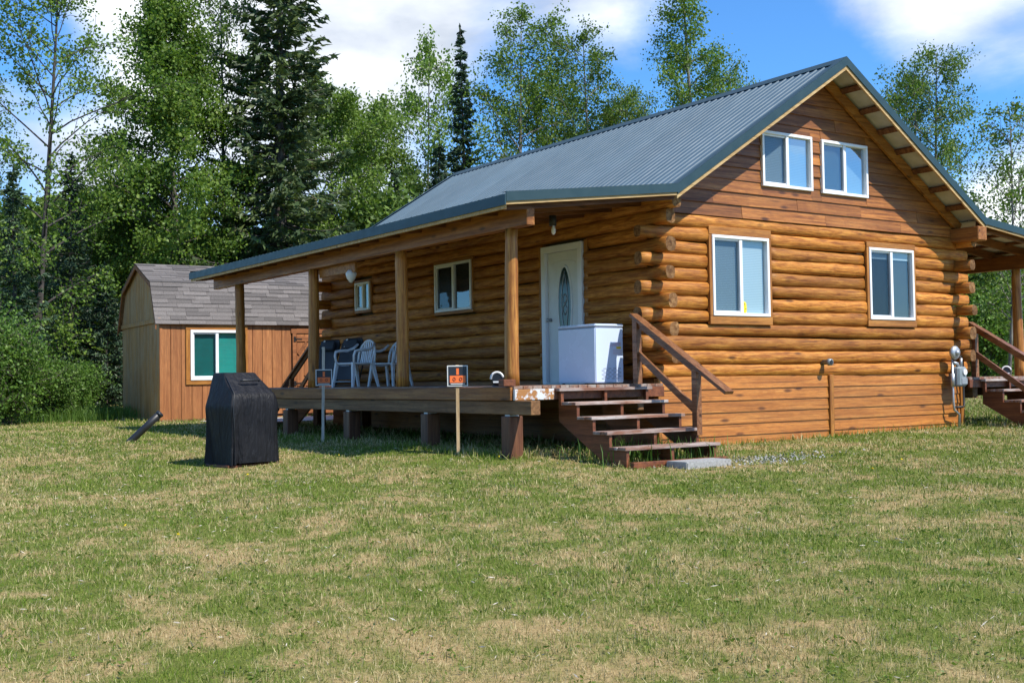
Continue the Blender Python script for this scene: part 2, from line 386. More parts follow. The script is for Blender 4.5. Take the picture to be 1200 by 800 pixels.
def leaf_mat(name, stops, trans=0.35, rough=0.5):
    q = NM(name); g = q.n('ShaderNodeNewGeometry'); ri = g.outputs['Random Per Island']
    nz = q.noise(q.map(), 0.8, 3); f = q.math('ADD', q.math('MULTIPLY', ri, 0.7), q.math('MULTIPLY', q.rng(nz, 0.3, 0.7), 0.3))
    c = q.ramp(f, stops); tv = q.rng(q.rnd(), 0, 1, 0.82, 1.15)
    cb = q.n('ShaderNodeCombineXYZ')
    for i in range(3): q.l(tv, cb.inputs[i])
    c = q.mix(1.0, c, cb.outputs[0], 'MULTIPLY')
    q.color(c); q.rough(rough); q.b.inputs['Specular IOR Level'].default_value = 0.3
    tl = q.n('ShaderNodeBsdfTranslucent'); q.l(q.mix(1.0, c, (1.15, 1.3, 0.6), 'MULTIPLY'), tl.inputs[0])
    mx = q.n('ShaderNodeMixShader'); mx.inputs[0].default_value = trans; q.l(q.b.outputs[0], mx.inputs[1]); q.l(tl.outputs[0], mx.inputs[2]); q.l(mx.outputs[0], q.out.inputs[0]); return q.m
M['birch_leaf'] = leaf_mat('birch_leaf', [(0.00, (0.048, 0.101, 0.016)), (0.50, (0.114, 0.195, 0.029)), (1.00, (0.243, 0.325, 0.057))])
M['birch_light'] = leaf_mat('birch_leaf_light', [(0.00, (0.075, 0.138, 0.020)), (0.50, (0.138, 0.225, 0.037)), (1.00, (0.250, 0.338, 0.075))])
M['spruce'] = leaf_mat('spruce_needles', [(0.00, (0.024, 0.045, 0.018)), (0.55, (0.070, 0.110, 0.042)), (0.88, (0.145, 0.185, 0.065)), (1.00, (0.22, 0.16, 0.09))], 0.2)
M['spruce_dark'] = leaf_mat('dark_spruce_needles', [(0.00, (0.021, 0.042, 0.026)), (0.60, (0.046, 0.084, 0.042)), (1.00, (0.095, 0.147, 0.058))], 0.1)
M['weed'] = leaf_mat('weed_leaf', [(0.0, (0.09, 0.15, 0.02)), (0.5, (0.15, 0.22, 0.03)), (1.0, (0.24, 0.30, 0.06))])
M['shrub'] = leaf_mat('alder_leaf', [(0.00, (0.048, 0.103, 0.017)), (0.50, (0.103, 0.200, 0.034)), (1.00, (0.206, 0.318, 0.068))])
def bark(name, a, b, sc=9):
    q = NM(name); f = q.noise(q.map((sc, sc, sc*0.35)), 1, 6, 0.65); q.color(q.mix(q.rng(f, 0.38, 0.62), a, b)); q.rough(0.9); q.bump(f, 0.6, 0.02); return q.m
M['bark'] = bark('spruce_bark', (0.045, 0.036, 0.030), (0.13, 0.11, 0.095))
M['dark_bark'] = bark('dark_bark', (0.025, 0.021, 0.018), (0.075, 0.064, 0.055))
M['birch_bark'] = bark('birch_bark', (0.06, 0.052, 0.045), (0.24, 0.22, 0.19), 6)
M['far_leaf'] = leaf_mat('far_foliage', [(0.00, (0.052, 0.098, 0.023)), (0.50, (0.121, 0.207, 0.041)), (1.00, (0.241, 0.345, 0.075))], 0.3)

# ------------------------------------------------------------------ terrain
def gz(x, y):
    d = (x-CAM.x)*FW.x + (y-CAM.y)*FW.y
    z = np.interp(d, [-20, 14.8, 18.5, 29, 60, 75], [-1.15, 0.0, 0.12, 0.20, 1.25, 1.5])
    z = z + 0.10*np.exp(-(((x+2.4)/1.6)**2 + ((y-1.2)/2.6)**2))
    z = z + 0.025*np.sin(x*0.9+0.5*y)*np.cos(y*0.7-0.3*x)*np.clip((12-d)/4+0.2, 0.2, 1)
    return z
def zg(x, y): return float(gz(np.float64(x), np.float64(y)))
def grid_axis(c, near, fine, far):
    a = list(np.arange(c-near, c+near, fine)); s = fine; lo = a[0]; hi = a[-1]
    while hi < c+far: s *= 1.35; hi += s; lo -= s; a.append(hi); a.insert(0, lo)
    return np.array(a)
xs = grid_axis(-2, 22, 0.4, 900); ys = grid_axis(2, 24, 0.4, 900)
X, Y = np.meshgrid(xs, ys); V = np.stack([X.ravel(), Y.ravel(), gz(X.ravel(), Y.ravel())], 1)
nx, ny = len(xs), len(ys); I = np.arange(nx*ny).reshape(ny, nx)
F = np.stack([I[:-1,:-1].ravel(), I[:-1,1:].ravel(), I[1:,1:].ravel(), I[1:,:-1].ravel()], 1)
link('ground', np_mesh('ground', V, F, M['ground'], True), kind='structure')
# gravel drive behind the cabin, wandering off to the right
GR = [(-1.4, 12.6, 14.2), (0, 12.0, 14.8), (4, 11.7, 15.6), (9, 12.3, 18.6), (14, 13.6, 20.5), (20, 16, 25), (28, 20, 32), (40, 27, 42)]
V = []; F = []
for i in range(len(GR)-1):
    for s in range(12):
        t = s/12; x = GR[i][0]*(1-t)+GR[i+1][0]*t; a = GR[i][1]*(1-t)+GR[i+1][1]*t; b = GR[i][2]*(1-t)+GR[i+1][2]*t
        wob = 0.18*math.sin(x*2.7); col = []
        for k in range(9):
            y = a+wob+(b-a-wob*1.6)*k/8; V.append((x, y, zg(x, y)+0.02))
cols = len(V)//9
for c in range(cols-1):
    for k in range(8): F.append((c*9+k, (c+1)*9+k, (c+1)*9+k+1, c*9+k+1))
link('gravel_drive', np_mesh('gravel_drive', V, F, M['gravel'], True), kind='structure')

# ------------------------------------------------------------------ cabin
rng = random.Random(7)
WD, LN = 6.76, 10.17
OV0, OV1 = -0.54, 10.56
RX, RZ = WD/2, 5.74
BX, BZ = -0.07, 3.55            # break between main roof and porch roof
EX, EZ = -2.81, 3.228
MS = (RZ-BZ)/(RX-BX)
ZT, CP, NC = 1.02, 0.19, 12
LR = 0.099
cabin = thing('log_cabin', 'honey coloured log cabin with grey green metal roof and raised porches', 'cabin')

def make_log(name, axis, a0, a1, c, z, r=LR, parent=cabin, mat=None, seed=None, n=12):
    rg = random.Random(seed if seed is not None else rng.random())
    L = a1-a0; k = max(2, int(L/0.16)); pts = []; rad = []
    ph = [rg.uniform(0, 6.28) for _ in range(4)]; tap = rg.uniform(-0.010, 0.010); dr = rg.uniform(-0.005, 0.004)
    mb = MB(); ring = []
    for i in range(k+1):
        t = i/k; a = a0+L*t
        w = 0.010*math.sin(a*0.8+ph[0])+0.004*math.sin(a*2.3+ph[1]); wz = 0.006*math.sin(a*0.9+ph[2])+0.002*math.sin(a*3.7+ph[3])
        rr_ = r+dr+tap*(t-0.5)*2+0.003*math.sin(a*2.3+ph[2])+rg.uniform(-0.0022, 0.0022)+(rg.uniform(0.003, 0.007) if rg.random() < 0.08 else 0)
        b = len(mb.v)
        for j in range(n):
            th = 2*math.pi*j/n; q = rr_*(1+0.04*math.sin(2*th+ph[3])+0.025*math.sin(3*th+a*2.3+ph[1])+rg.uniform(-.020, .020))
            cu, sv_ = math.cos(th), math.sin(th); u, v = math.copysign(abs(cu)**0.68, cu)*q*0.84, math.copysign(abs(sv_)**0.72, sv_)*q*0.985
            mb.v.append((a, c+u+w, z+v+wz) if axis == 'x' else (c+u+w, a, z+v+wz))
        if i:
            for j in range(n): mb.f.append((b-n+j, b-n+(j+1) % n, b+(j+1) % n, b+j))
    b0 = 0; b1 = k*n
    e = 0.006
    for bb, s in ((b0, -1), (b1, 1)):                        # slightly domed saw-cut end
        cx = [sum(mb.v[bb+j][q] for j in range(n))/n for q in range(3)]
        ci = len(mb.v); cc = list(cx); cc[0 if axis == 'x' else 1] += s*e; mb.v.append(tuple(cc))
        for j in range(n): mb.f.append((bb+j, bb+(j+1) % n, ci))
    me = mb.mesh(name, True); me.materials.append(mat or M['log_'+axis]); me.materials.append(M['log_end'])
    for p in me.polygons:
        if len(p.vertices) == 3: p.material_index = 1; p.use_smooth = False
    return link(name, me, parent)

def cut(a0, a1, holes):
    seg = [(a0, a1)]
    for (h0, h1) in holes:
        nx_ = []
        for (s0, s1) in seg:
            if h1 <= s0 or h0 >= s1: nx_.append((s0, s1)); continue
            if h0 > s0+0.03: nx_.append((s0, h0))
            if h1 < s1-0.03: nx_.append((h1, s1))
        seg = nx_
    return seg
# openings: (a0, a1, z0, z1) of the frame
GW = [(1.012, 2.151, 1.885, 3.028), (4.397, 5.502, 1.885, 3.02)]
UW = [(2.064, 3.143, 3.80, 4.625), (3.354, 4.425, 3.79, 4.615)]
PW = [(4.58, 5.78, 2.23, 3.07), (8.25, 8.88, 2.44, 2.99)]
DR = (1.546, 2.561, 0.95, 3.05)
for k in range(NC):
    z = ZT+CP/2+CP*k
    passing = (k % 2 == 0)
    ex = 0.29+rng.uniform(-0.03, 0.03); exr = 0.27+rng.uniform(-0.04, 0.04)
    a0, a1 = (-ex, WD+exr) if passing else (0.10, WD-0.10)
    if k == NC-1: a0, a1 = (0.05, WD-0.05)
    for (s0, s1) in cut(a0, a1, [(h[0]-0.055, h[1]+0.055) for h in GW if h[2]-0.16 < z < h[3]+0.12]):
        make_log('log', 'x', s0, s1, 0.045, z)
    if passing: b0, b1 = 0.145, LN-0.1
    else: b0, b1 = -0.29+rng.uniform(-0.05, 0.03), LN+0.3
    for (s0, s1) in cut(b0, b1, [(h[0]-0.05, h[1]+0.05) for h in PW if h[2]-0.10 < z < h[3]+0.10]+([(DR[0]-0.02, DR[1]+0.02)] if z < DR[3]+0.06 else [])):
        make_log('log', 'y', s0, s1, 0.045, z)
    make_log('log', 'y', b0 if passing else -0.30+rng.uniform(-.05, .03), b1, WD-0.045, z, n=10)
    make_log('log', 'x', (-0.30 if passing else 0.1), (WD+0.3 if passing else WD-0.1), LN-0.045, z, n=10)
make_log('log', 'y', -0.42, LN+0.4, 0.03, ZT+CP*NC+0.09, 0.105)
MB().cbox(WD-0.22, WD+0.02, -0.56, LN+0.4, 3.20, 3.43, 0.012).build('top_plate', M['beam_y'], cabin)
# inner shell so no daylight shows between the logs
MB().box(0.13, WD-0.13, 0.13, LN-0.13, -0.1, 3.3).build('inner_wall', M['inner'], cabin)
g = MB(); g.prism([(0.2, 3.302), (WD-0.2, 3.302), (RX, 3.302+(RX-0.2)*MS)], 'y', 0.10, 0.14); g.build('gable_backing', M['inner'], cabin)

# lap siding below the logs on the gable side
def lap(name, a0, a1, zb, zt, mat, axis='x', f0=-0.028, f1=-0.010, back=0.02, parent=cabin):
    mb = MB()
    if axis == 'x': mb.prism([(f0, zb), (f1, zt+0.012), (back, zt+0.012), (back, zb)], 'x', a0, a1)
    else: mb.prism([(f0, zb), (f1, zt+0.012), (back, zt+0.012), (back, zb)], 'y', a0, a1)
    return mb.build(name, mat, parent)
for r_ in range(7):
    zt = ZT-0.165*r_; zb = zt-0.165
    for (s0, s1) in ((0.03, 3.415), (3.515, WD-0.075)):
        lap('siding_board', s0, s1, zb, zt, M['siding'])
    for (s0, s1) in ((0.16, 3.6), (3.605, 7.0), (7.005, LN)):
        lap('skirting_board', s0, s1, zb, zt, M['siding_y'], 'y', 0.05, 0.066, 0.12)
MB().cbox(3.42, 3.51, -0.055, 0.0, -0.08, ZT+0.01).build('siding_post', M['trim'], cabin)
MB().cbox(WD-0.07, WD+0.02, -0.05, 0.06, -0.1, ZT-0.005).build('corner_board', M['trim'], cabin)
MB().cbox(-0.02, 0.026, -0.04, 0.06, -0.1, ZT-0.005).build('corner_board', M['trim'], cabin)

# gable boards
GB = 0.183
def xl(z): return BX+(z+0.055-BZ)/MS
row = 0; zb = ZT+CP*NC-0.002
while zb < RZ-0.2:
    zt = min(zb+GB, RZ-0.12)
    L0, L1 = max(xl(zb), 0.03), max(xl(zt), 0.03)
    pieces = []                                              # (x0b,x1b,x0t,x1t,zb,zt)
    holes = [w for w in UW if w[2]-0.02 < zt and w[3]+0.02 > zb]
    xsb = [(L0, L1)]
    cur_b, cur_t = L0, L1
    for w in holes:
        pieces.append((cur_b, w[0]+0.01, cur_t, w[0]+0.01, zb, zt)); cur_b = cur_t = w[1]-0.01
        if zb < w[2]-0.02: pieces.append((w[0]+0.01, w[1]-0.01, w[0]+0.01, w[1]-0.01, zb, w[2]+0.01))
        if zt > w[3]+0.02: pieces.append((w[0]+0.01, w[1]-0.01, w[0]+0.01, w[1]-0.01, w[3]-0.01, zt))
    pieces.append((cur_b, WD-L0, cur_t, WD-L1, zb, zt))
    for (a, b, c, d, z0, z1) in pieces:
        js = [a]
        if b-a > 2.4 and z1-z0 > 0.1:
            x = a+rng.uniform(0.9, 1.8)
            while x < b-0.6: js.append(x); x += rng.uniform(1.4, 2.4)
        js.append(b)
        for i in range(len(js)-1):
            q0, q1 = js[i]+(0.002 if i else 0), js[i+1]-(0.002 if i < len(js)-2 else 0)
            t0 = c if i == 0 else q0; t1 = d if i == len(js)-2 else q1
            if q1-q0 < 0.02: continue
            pr = rng.uniform(-0.004, 0.004)
            vs = [(q0,-0.038+pr,z0),(q1,-0.038+pr,z0),(q1,0.03,z0),(q0,0.03,z0),(t0,-0.016+pr,z1+0.004),(t1,-0.016+pr,z1+0.004),(t1,0.03,z1+0.004),(t0,0.03,z1+0.004)]
            MB().add(vs, [(0,3,2,1),(4,5,6,7),(0,1,5,4),(1,2,6,5),(2,3,7,6),(3,0,4,7)]).build('gable_board', M['gable'], cabin)
    zb = zt

# windows ------------------------------------------------------------------
def window(w, h, loc, rot, parent, kind, trim=None, cw=0.045):
    """sliding window facing local -Y, origin at its lower left front corner"""
    fr = MB()
    for (x0, x1, z0, z1) in ((0, w, 0, cw), (0, w, h-cw, h), (0, cw, cw, h-cw), (w-cw, w, cw, h-cw)): fr.cbox(x0, x1, -0.025, 0.06, z0, z1, 0.005)
    f = fr.build('window', M['vinyl'], parent); f.location = loc; f.rotation_euler = rot
    ms = MB()
    ms.cbox(w*0.5-0.03, w*0.5+0.03, -0.012, 0.045, cw, h-cw, 0.004); ms.build('meeting_rail', M['vinyl'], f)
    sb = MB()
    for (x0, x1, z0, z1) in ((cw, w*.5-.03, cw, cw+.028), (cw, w*.5-.03, h-cw-.028, h-cw), (cw, cw+.024, cw+.028, h-cw-.028)): sb.cbox(x0, x1, 0.004, 0.036, z0, z1, 0.003)
    sb.build('sash', M['vinyl'], f)
    A, B = kind
    for (x0, x1, kd, yy) in ((cw+.024, w*.5-.03, A, 0.022), (w*.5+.03, w-cw, B, 0.026)):
        zl = cw+(.028 if x0 < w*.3 else 0); zh = h-cw-(.028 if x0 < w*.3 else 0)
        MB().add([(x0, yy, zl), (x1, yy, zl), (x1, yy, zh), (x0, yy, zh)], [(0, 1, 2, 3)]).build('pane', M['glass_coated'] if 'r' in kd else M['glass'], f)
        if 's' in kd: MB().add([(x0, yy-.012, cw+.03), (x1, yy-.012, cw+.03), (x1, yy-.012, h-cw-.03), (x0, yy-.012, h-cw-.03)], [(0, 1, 2, 3)]).build('insect_screen', M['screen'], f)
    for (x0, x1, kd) in ((cw, w*.5, A), (w*.5, w-cw, B)):
        if 'b' in kd: MB().box(x0+.002, x1-.002, 0.058, 0.066, cw, h-cw).build('blind', M['blind'], f)
        elif 't' in kd: MB().box(x0+.002, x1-.002, 0.058, 0.066, cw, h-cw).build('curtain', M['teal_cloth'], f)
        elif 'h' in kd: MB().box(x0+.002, x1-.002, 0.052, 0.06, h-cw-0.11*h, h-cw).build('blind', M['blind'], f)
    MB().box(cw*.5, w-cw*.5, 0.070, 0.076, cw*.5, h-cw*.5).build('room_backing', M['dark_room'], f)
    if trim:
        tl, tr_, tb, tt, y0 = trim
        MB().cbox(-tl, w+tr_, y0, 0.05, -tb, -0.002, 0.005).build('sill_board', M['trim_x'], f)
        if tt: MB().cbox(-tl, w+tr_, y0, 0.05, h+0.002, h+tt, 0.005).build('head_board', M['trim_x'], f)
        MB().cbox(-tl, -0.002, y0, 0.05, 0, h, 0.005).build('side_board', M['trim'], f)
        MB().cbox(w+0.002, w+tr_, y0, 0.05, 0, h, 0.005).build('side_board', M['trim'], f)
    return f
w = GW[0]; window(w[1]-w[0], w[3]-w[2], (w[0], -0.05, w[2]), None or (0,0,0), cabin, ('sb', 'b'), (0.055, 0.055, 0.12, 0.12, -0.012))
w = GW[1]; window(w[1]-w[0], w[3]-w[2], (w[0], -0.05, w[2]), (0,0,0), cabin, ('sh', 'h'), (0.05, 0.05, 0.11, 0.09, -0.012))
w = UW[0]; window(w[1]-w[0], w[3]-w[2], (w[0], -0.045, w[2]), (0,0,0), cabin, ('sb', 'rb'))
w = UW[1]; window(w[1]-w[0], w[3]-w[2], (w[0], -0.045, w[2]), (0,0,0), cabin, ('rsb', 'rb'))
for i, w in enumerate(PW):
    window(w[1]-w[0], w[3]-w[2], (-0.045, w[1], w[2]), (0,0,R(-90)), cabin, ('s', '') if i == 0 else ('', 'b'), (0.045, 0.045, 0.05, 0.05, -0.004), 0.04)

# door ---------------------------------------------------------------------
DW, DH = DR[1]-DR[0], DR[3]-DR[2]
df = MB()
for (x0, x1, z0, z1) in ((0, 0.10, 0, DH-0.10), (DW-0.10, DW, 0, DH-0.10), (0, DW, DH-0.10, DH)): df.cbox(x0, x1, -0.03, 0.09, z0, z1, 0.006)
door = df.build('door_frame', M['vinyl'], cabin); door.location = (-0.04, DR[1], DR[2]); door.rotation_euler = (0, 0, R(-90))
MB().cbox(0.105, DW-0.105, 0.03, 0.07, 0.03, DH-0.105, 0.004).build('door_leaf', M['white_door'], door)
MB().box(0.10, DW-0.10, -0.02, 0.10, 0.002, 0.028).build('threshold', M['galv'], door)
def oval(cx, cz, rx, rz, y0, y1, n=28):
    mb = MB(); mb.prism([(cx+rx*math.cos(2*math.pi*i/n), cz+rz*math.sin(2*math.pi*i/n)) for i in range(n)], 'y', y0, y1); return mb
cxm, czm = DW*0.53, 1.20
ring = MB(); n = 32; vs = []
for (rx, rz, yy) in ((0.19, 0.60, 0.03), (0.185, 0.595, 0.012), (0.155, 0.56, 0.012), (0.15, 0.555, 0.03)):
    vs += [(cxm+rx*math.cos(2*math.pi*i/n), yy, czm+rz*math.sin(2*math.pi*i/n)) for i in range(n)]
ring.add(vs, [(a*n+i, a*n+(i+1) % n, (a+1)*n+(i+1) % n, (a+1)*n+i) for a in range(3) for i in range(n)])
ring.build('oval_window_rim', M['white_door'], door)
M['oval'] = plain('leaded_glass', (0.035, 0.06, 0.055), 0.12)
oval(cxm, czm, 0.155, 0.565, 0.020, 0.031).build('oval_glass', M['oval'], door)
cm = MB()
for s in (-1, 1):
    cm.tube([(cxm+s*0.145*math.sin(math.pi*t)*0.55, 0.016, czm-0.5+1.0*t) for t in [i/14 for i in range(15)]], 0.006, 5)
    cm.tube([(cxm+s*0.05*math.sin(2*math.pi*t), 0.016, czm-0.16+0.32*t) for t in [i/12 for i in range(13)]], 0.006, 5)
cm.build('leaded_came', M['galv'], door, True)
arch = MB(); arch.tube([(DW*.5+0.30*math.cos(math.pi*(1-i/12)), 0.03, 1.80+0.06*math.sin(math.pi*i/12)) for i in range(13)], 0.008, 5); arch.build('door_moulding', M['white_door'], door)
kn = MB(); kn.tube([(0.17, 0.03, 0.98), (0.17, -0.02, 0.98), (0.17, -0.04, 0.98), (0.17, -0.055, 0.98)], [0.028, 0.014, 0.030, 0.018], 10); kn.build('door_knob', M['galv'], door, True)
MB().cbox(-0.035, 0.0, DR[0]-0.10, DR[0]-0.02, DR[2], DR[3]+0.02).build('door_casing', M['trim'], cabin)
MB().cbox(-0.035, 0.0, DR[1]+0.02, DR[1]+0.10, DR[2], DR[3]+0.02).build('door_casing', M['trim'], cabin)

# roof ---------------------------------------------------------------------
PWID = 0.9144; NR = 6
def roof_panel_mesh(p0, p1, width, name):
    """corrugated sheet from (x,z) p0 (top) to p1 (bottom), running along +Y from 0 to width"""
    dx, dz = p1[0]-p0[0], p1[1]-p0[1]; L = math.hypot(dx, dz); nx_, nz_ = (-dz/L, dx/L)
    if nz_ < 0: nx_, nz_ = -nx_, -nz_
    prof = []; pitch = PWID/NR; k = 0
    while k*pitch < width-1e-6:
        y = k*pitch
        for (yy, hh) in ((0, 0), (0.104, 0), (0.114, 0.014), (0.142, 0.014)):
            if y+yy <= width+1e-6: prof.append((y+yy, hh))
        k += 1
    prof.append((width, 0.0))
    mb = MB(); vs = []
    for (px_, pz_) in (p0, p1):
        for (y, h) in prof: vs.append((px_+nx_*h, y, pz_+nz_*h))
    n_ = len(prof); fs = [(i, i+1, n_+i+1, n_+i) for i in range(n_-1)]
    mb.add(vs, fs); me = mb.mesh(name); me.materials.append(M['roof'])
    # face upwards
    bm = bmesh.new(); bm.from_mesh(me)
    for f in bm.faces:
        if f.normal.z < 0: f.normal_flip()
    bm.to_mesh(me); bm.free(); return me
slopes = [((RX, RZ), (BX, BZ)), ((BX+0.06, BZ+0.008), (EX, EZ)), ((RX, RZ), (WD-BX-0.05, BZ)), ((WD-BX-0.11, BZ+0.008), (WD+2.86, EZ))]
full = (OV1-OV0); npan = int(full/PWID); rest = full-npan*PWID
for (p0, p1) in slopes:
    me = roof_panel_mesh(p0, p1, PWID-0.003, 'roof_panel')
    for i in range(npan): link('roof_panel', me, cabin, (0, OV0+i*PWID, 0))
    if rest > 0.02: link('roof_panel', roof_panel_mesh(p0, p1, rest, 'roof_panel'), cabin, (0, OV0+npan*PWID, 0))
    # underside sheet
    u = MB(); d = 0.012
    u.add([(p0[0], OV0+0.01, p0[1]-d), (p1[0], OV0+0.01, p1[1]-d), (p1[0], OV1-0.01, p1[1]-d), (p0[0], OV1-0.01, p0[1]-d)], [(0, 1, 2, 3)]); u.build('roof_underside', M['liner'], cabin)
# ridge cap
rc = MB(); rc.prism([(RX-0.16, RZ-0.16*MS+0.026), (RX, RZ+0.036), (RX+0.16, RZ-0.16*MS+0.026), (RX+0.16, RZ-0.16*MS+0.020), (RX, RZ+0.028), (RX-0.16, RZ-0.16*MS+0.020)], 'y', OV0-0.01, OV1+0.01)
rc.build('ridge_cap', M['flash'], cabin)
# rakes: steel trim above a pale fascia board, both ends
def rake(p0, p1, y, mat, off, h, t, name):
    mb = MB(); mb.prism([(p0[0], p0[1]+off), (p1[0], p1[1]+off), (p1[0], p1[1]+off-h), (p0[0], p0[1]+off-h)], 'y', y-t/2, y+t/2); return mb.build(name, mat, cabin)
for y, s in ((OV0, -1), (OV1, 1)):
    for i, (p0, p1) in enumerate(slopes):
        q0, q1 = p0, p1
        if i in (1, 3): q0 = (p0[0]+(-0.06 if i == 1 else 0.06), p0[1]-0.008)
        main = i in (0, 2)
        rake(q0, q1, y+s*0.012, M['flash'], 0.034, 0.135 if main else 0.115, 0.018, 'rake_trim')
        rake(q0, q1, y-s*0.012, M['raw'], -0.014, 0.150 if main else 0.105, 0.030, 'fascia_board')
        # top return of the trim
        tp = MB(); tp.add([(q0[0], y+s*0.02, q0[1]+0.036), (q1[0], y+s*0.02, q1[1]+0.036), (q1[0], y-s*0.10, q1[1]+0.036), (q0[0], y-s*0.10, q0[1]+0.036)], [(0,1,2,3)]); tp.build('trim_cover', M['flash'], cabin)
# eaves
for (ex, s) in ((EX, -1), (WD+2.86, 1)):
    MB().box(min(ex+s*0.004, ex+s*0.022), max(ex+s*0.004, ex+s*0.022), OV0-0.02, OV1+0.02, EZ-0.125, EZ+0.004).build('eave_trim', M['flash'], cabin)
    MB().box(min(ex, ex-s*0.035), max(ex, ex-s*0.035), OV0+0.03, OV1-0.03, EZ-0.165, EZ-0.016).build('fascia_board', M['raw'], cabin)
# purlins showing under the gable overhang, and the end rafters against the gable
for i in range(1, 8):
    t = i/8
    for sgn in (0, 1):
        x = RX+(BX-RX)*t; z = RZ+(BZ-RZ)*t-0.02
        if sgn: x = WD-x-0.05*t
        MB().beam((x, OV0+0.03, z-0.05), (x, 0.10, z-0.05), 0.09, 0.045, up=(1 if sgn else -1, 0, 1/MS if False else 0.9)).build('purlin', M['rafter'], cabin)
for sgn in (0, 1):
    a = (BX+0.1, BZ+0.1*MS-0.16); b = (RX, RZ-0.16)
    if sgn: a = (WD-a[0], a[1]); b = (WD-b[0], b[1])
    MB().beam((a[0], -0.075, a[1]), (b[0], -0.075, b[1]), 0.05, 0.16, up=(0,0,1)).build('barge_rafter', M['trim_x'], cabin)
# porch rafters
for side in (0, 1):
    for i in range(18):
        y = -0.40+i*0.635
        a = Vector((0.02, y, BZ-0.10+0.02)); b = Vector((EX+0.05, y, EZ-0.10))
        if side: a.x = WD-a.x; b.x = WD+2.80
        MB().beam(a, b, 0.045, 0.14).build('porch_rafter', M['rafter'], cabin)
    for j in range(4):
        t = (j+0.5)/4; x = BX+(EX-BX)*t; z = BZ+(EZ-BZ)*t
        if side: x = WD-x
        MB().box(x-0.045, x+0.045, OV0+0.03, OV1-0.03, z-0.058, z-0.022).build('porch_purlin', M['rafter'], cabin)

# porches ------------------------------------------------------------------
ZD = 0.95
PX = -2.36
def mirror_x(x, side): return WD-x if side else x
POSTS = [0.02, 2.84, 5.84, 9.10]
for side in (0, 1):
    sx = lambda a, b: (min(mirror_x(a, side), mirror_x(b, side)), max(mirror_x(a, side), mirror_x(b, side)))
    # roof beam carried by the posts
    x0, x1 = sx(PX-0.06, PX+0.06)
    MB().cbox(x0, x1, -0.42, 10.35, 2.905, 3.155, 0.008).build('porch_beam', M['beam_y'], cabin)
    for i, y in enumerate(POSTS):
        if side: y = [0.40, 3.2, 6.3, 9.45][i]
        rg = random.Random(i+10*side); pts = []; rad = []; a = rg.uniform(0, 6)
        for k in range(13):
            t = k/12; pts.append((mirror_x(PX, side)+0.012*math.sin(3*t+a), y+0.012*math.cos(2.6*t+a), ZD+0.0+t*(2.905-ZD)))
            rad.append((0.094-0.016*t+rg.uniform(-.003, .003)) if i == 0 else (0.092-0.006*t+rg.uniform(-.005, .005)))
        MB().tube(pts, rad, 12).build('porch_post', M['log_z'], cabin, True)
    # deck
    nb = 17; bw = 2.44/nb
    me = None
    for i in range(nb):
        x0, x1 = sx(-2.46+i*bw+0.003, -2.46+(i+1)*bw-0.003)
        MB().cbox(x0, x1, -0.14, 10.3, ZD-0.038, ZD+rng.uniform(-0.002, 0.002), 0.004).build('deck_board', M['deck'], cabin)
    x0, x1 = sx(-2.50, -2.462)
    MB().cbox(x0, x1, -0.12, 10.3, ZD-0.175, ZD-0.012, 0.005).build('deck_fascia', M['beam_y'], cabin)
    x0, x1 = sx(-2.46, -0.02)
    fa0, fa1 = sx(-2.46, -1.86)
    MB().cbox(fa0, fa1, -0.165, -0.12, ZD-0.175, ZD-0.040, 0.005).build('front_fascia', M['flaking'] if not side else M['stair'], cabin)
    fa0, fa1 = sx(-1.855, -0.02)
    MB().cbox(fa0, fa1, -0.160, -0.12, ZD-0.175, ZD-0.040, 0.005).build('front_fascia', M['stair'], cabin)
    MB().cbox(x0, x1, 10.26, 10.298, ZD-0.175, ZD-0.040, 0.005).build('end_fascia', M['beam_y'], cabin)
    x0, x1 = sx(-2.46, -2.32)
    MB().cbox(x0, x1, -0.50, 10.2, 0.60, ZD-0.178, 0.006).build('deck_beam', M['dark_beam'], cabin)
    x0, x1 = sx(-0.40, -0.26)
    MB().cbox(x0, x1, -0.05, 10.2, 0.60, ZD-0.045, 0.006).build('deck_beam', M['dark_beam'], cabin)
    for i in range(11):
        x0, x1 = sx(-2.30, -0.42); y = 0.5+i*0.93
        MB().box(x0, x1, y, y+0.04, ZD-0.17, ZD-0.040).build('deck_joist', M['dark_beam'], cabin)
    for (xx, ps) in ((-2.385, (0.02, 2.02, 4.42, 6.75, 9.3)), (-0.33, (0.5, 3.0, 5.6, 8.0, 10.0))):
        for y in ps:
            x0, x1 = sx(xx-0.10, xx+0.10); zz = zg((x0+x1)/2, y)
            MB().cbox(x0, x1, y-0.10, y+0.10, zz-0.25, 0.58, 0.010).build('pier', M['pier'], cabin)
            MB().box(x0+.03, x1-.03, y-0.05, y+0.05, 0.578, 0.602).build('pier_shim', M['galv'], cabin)

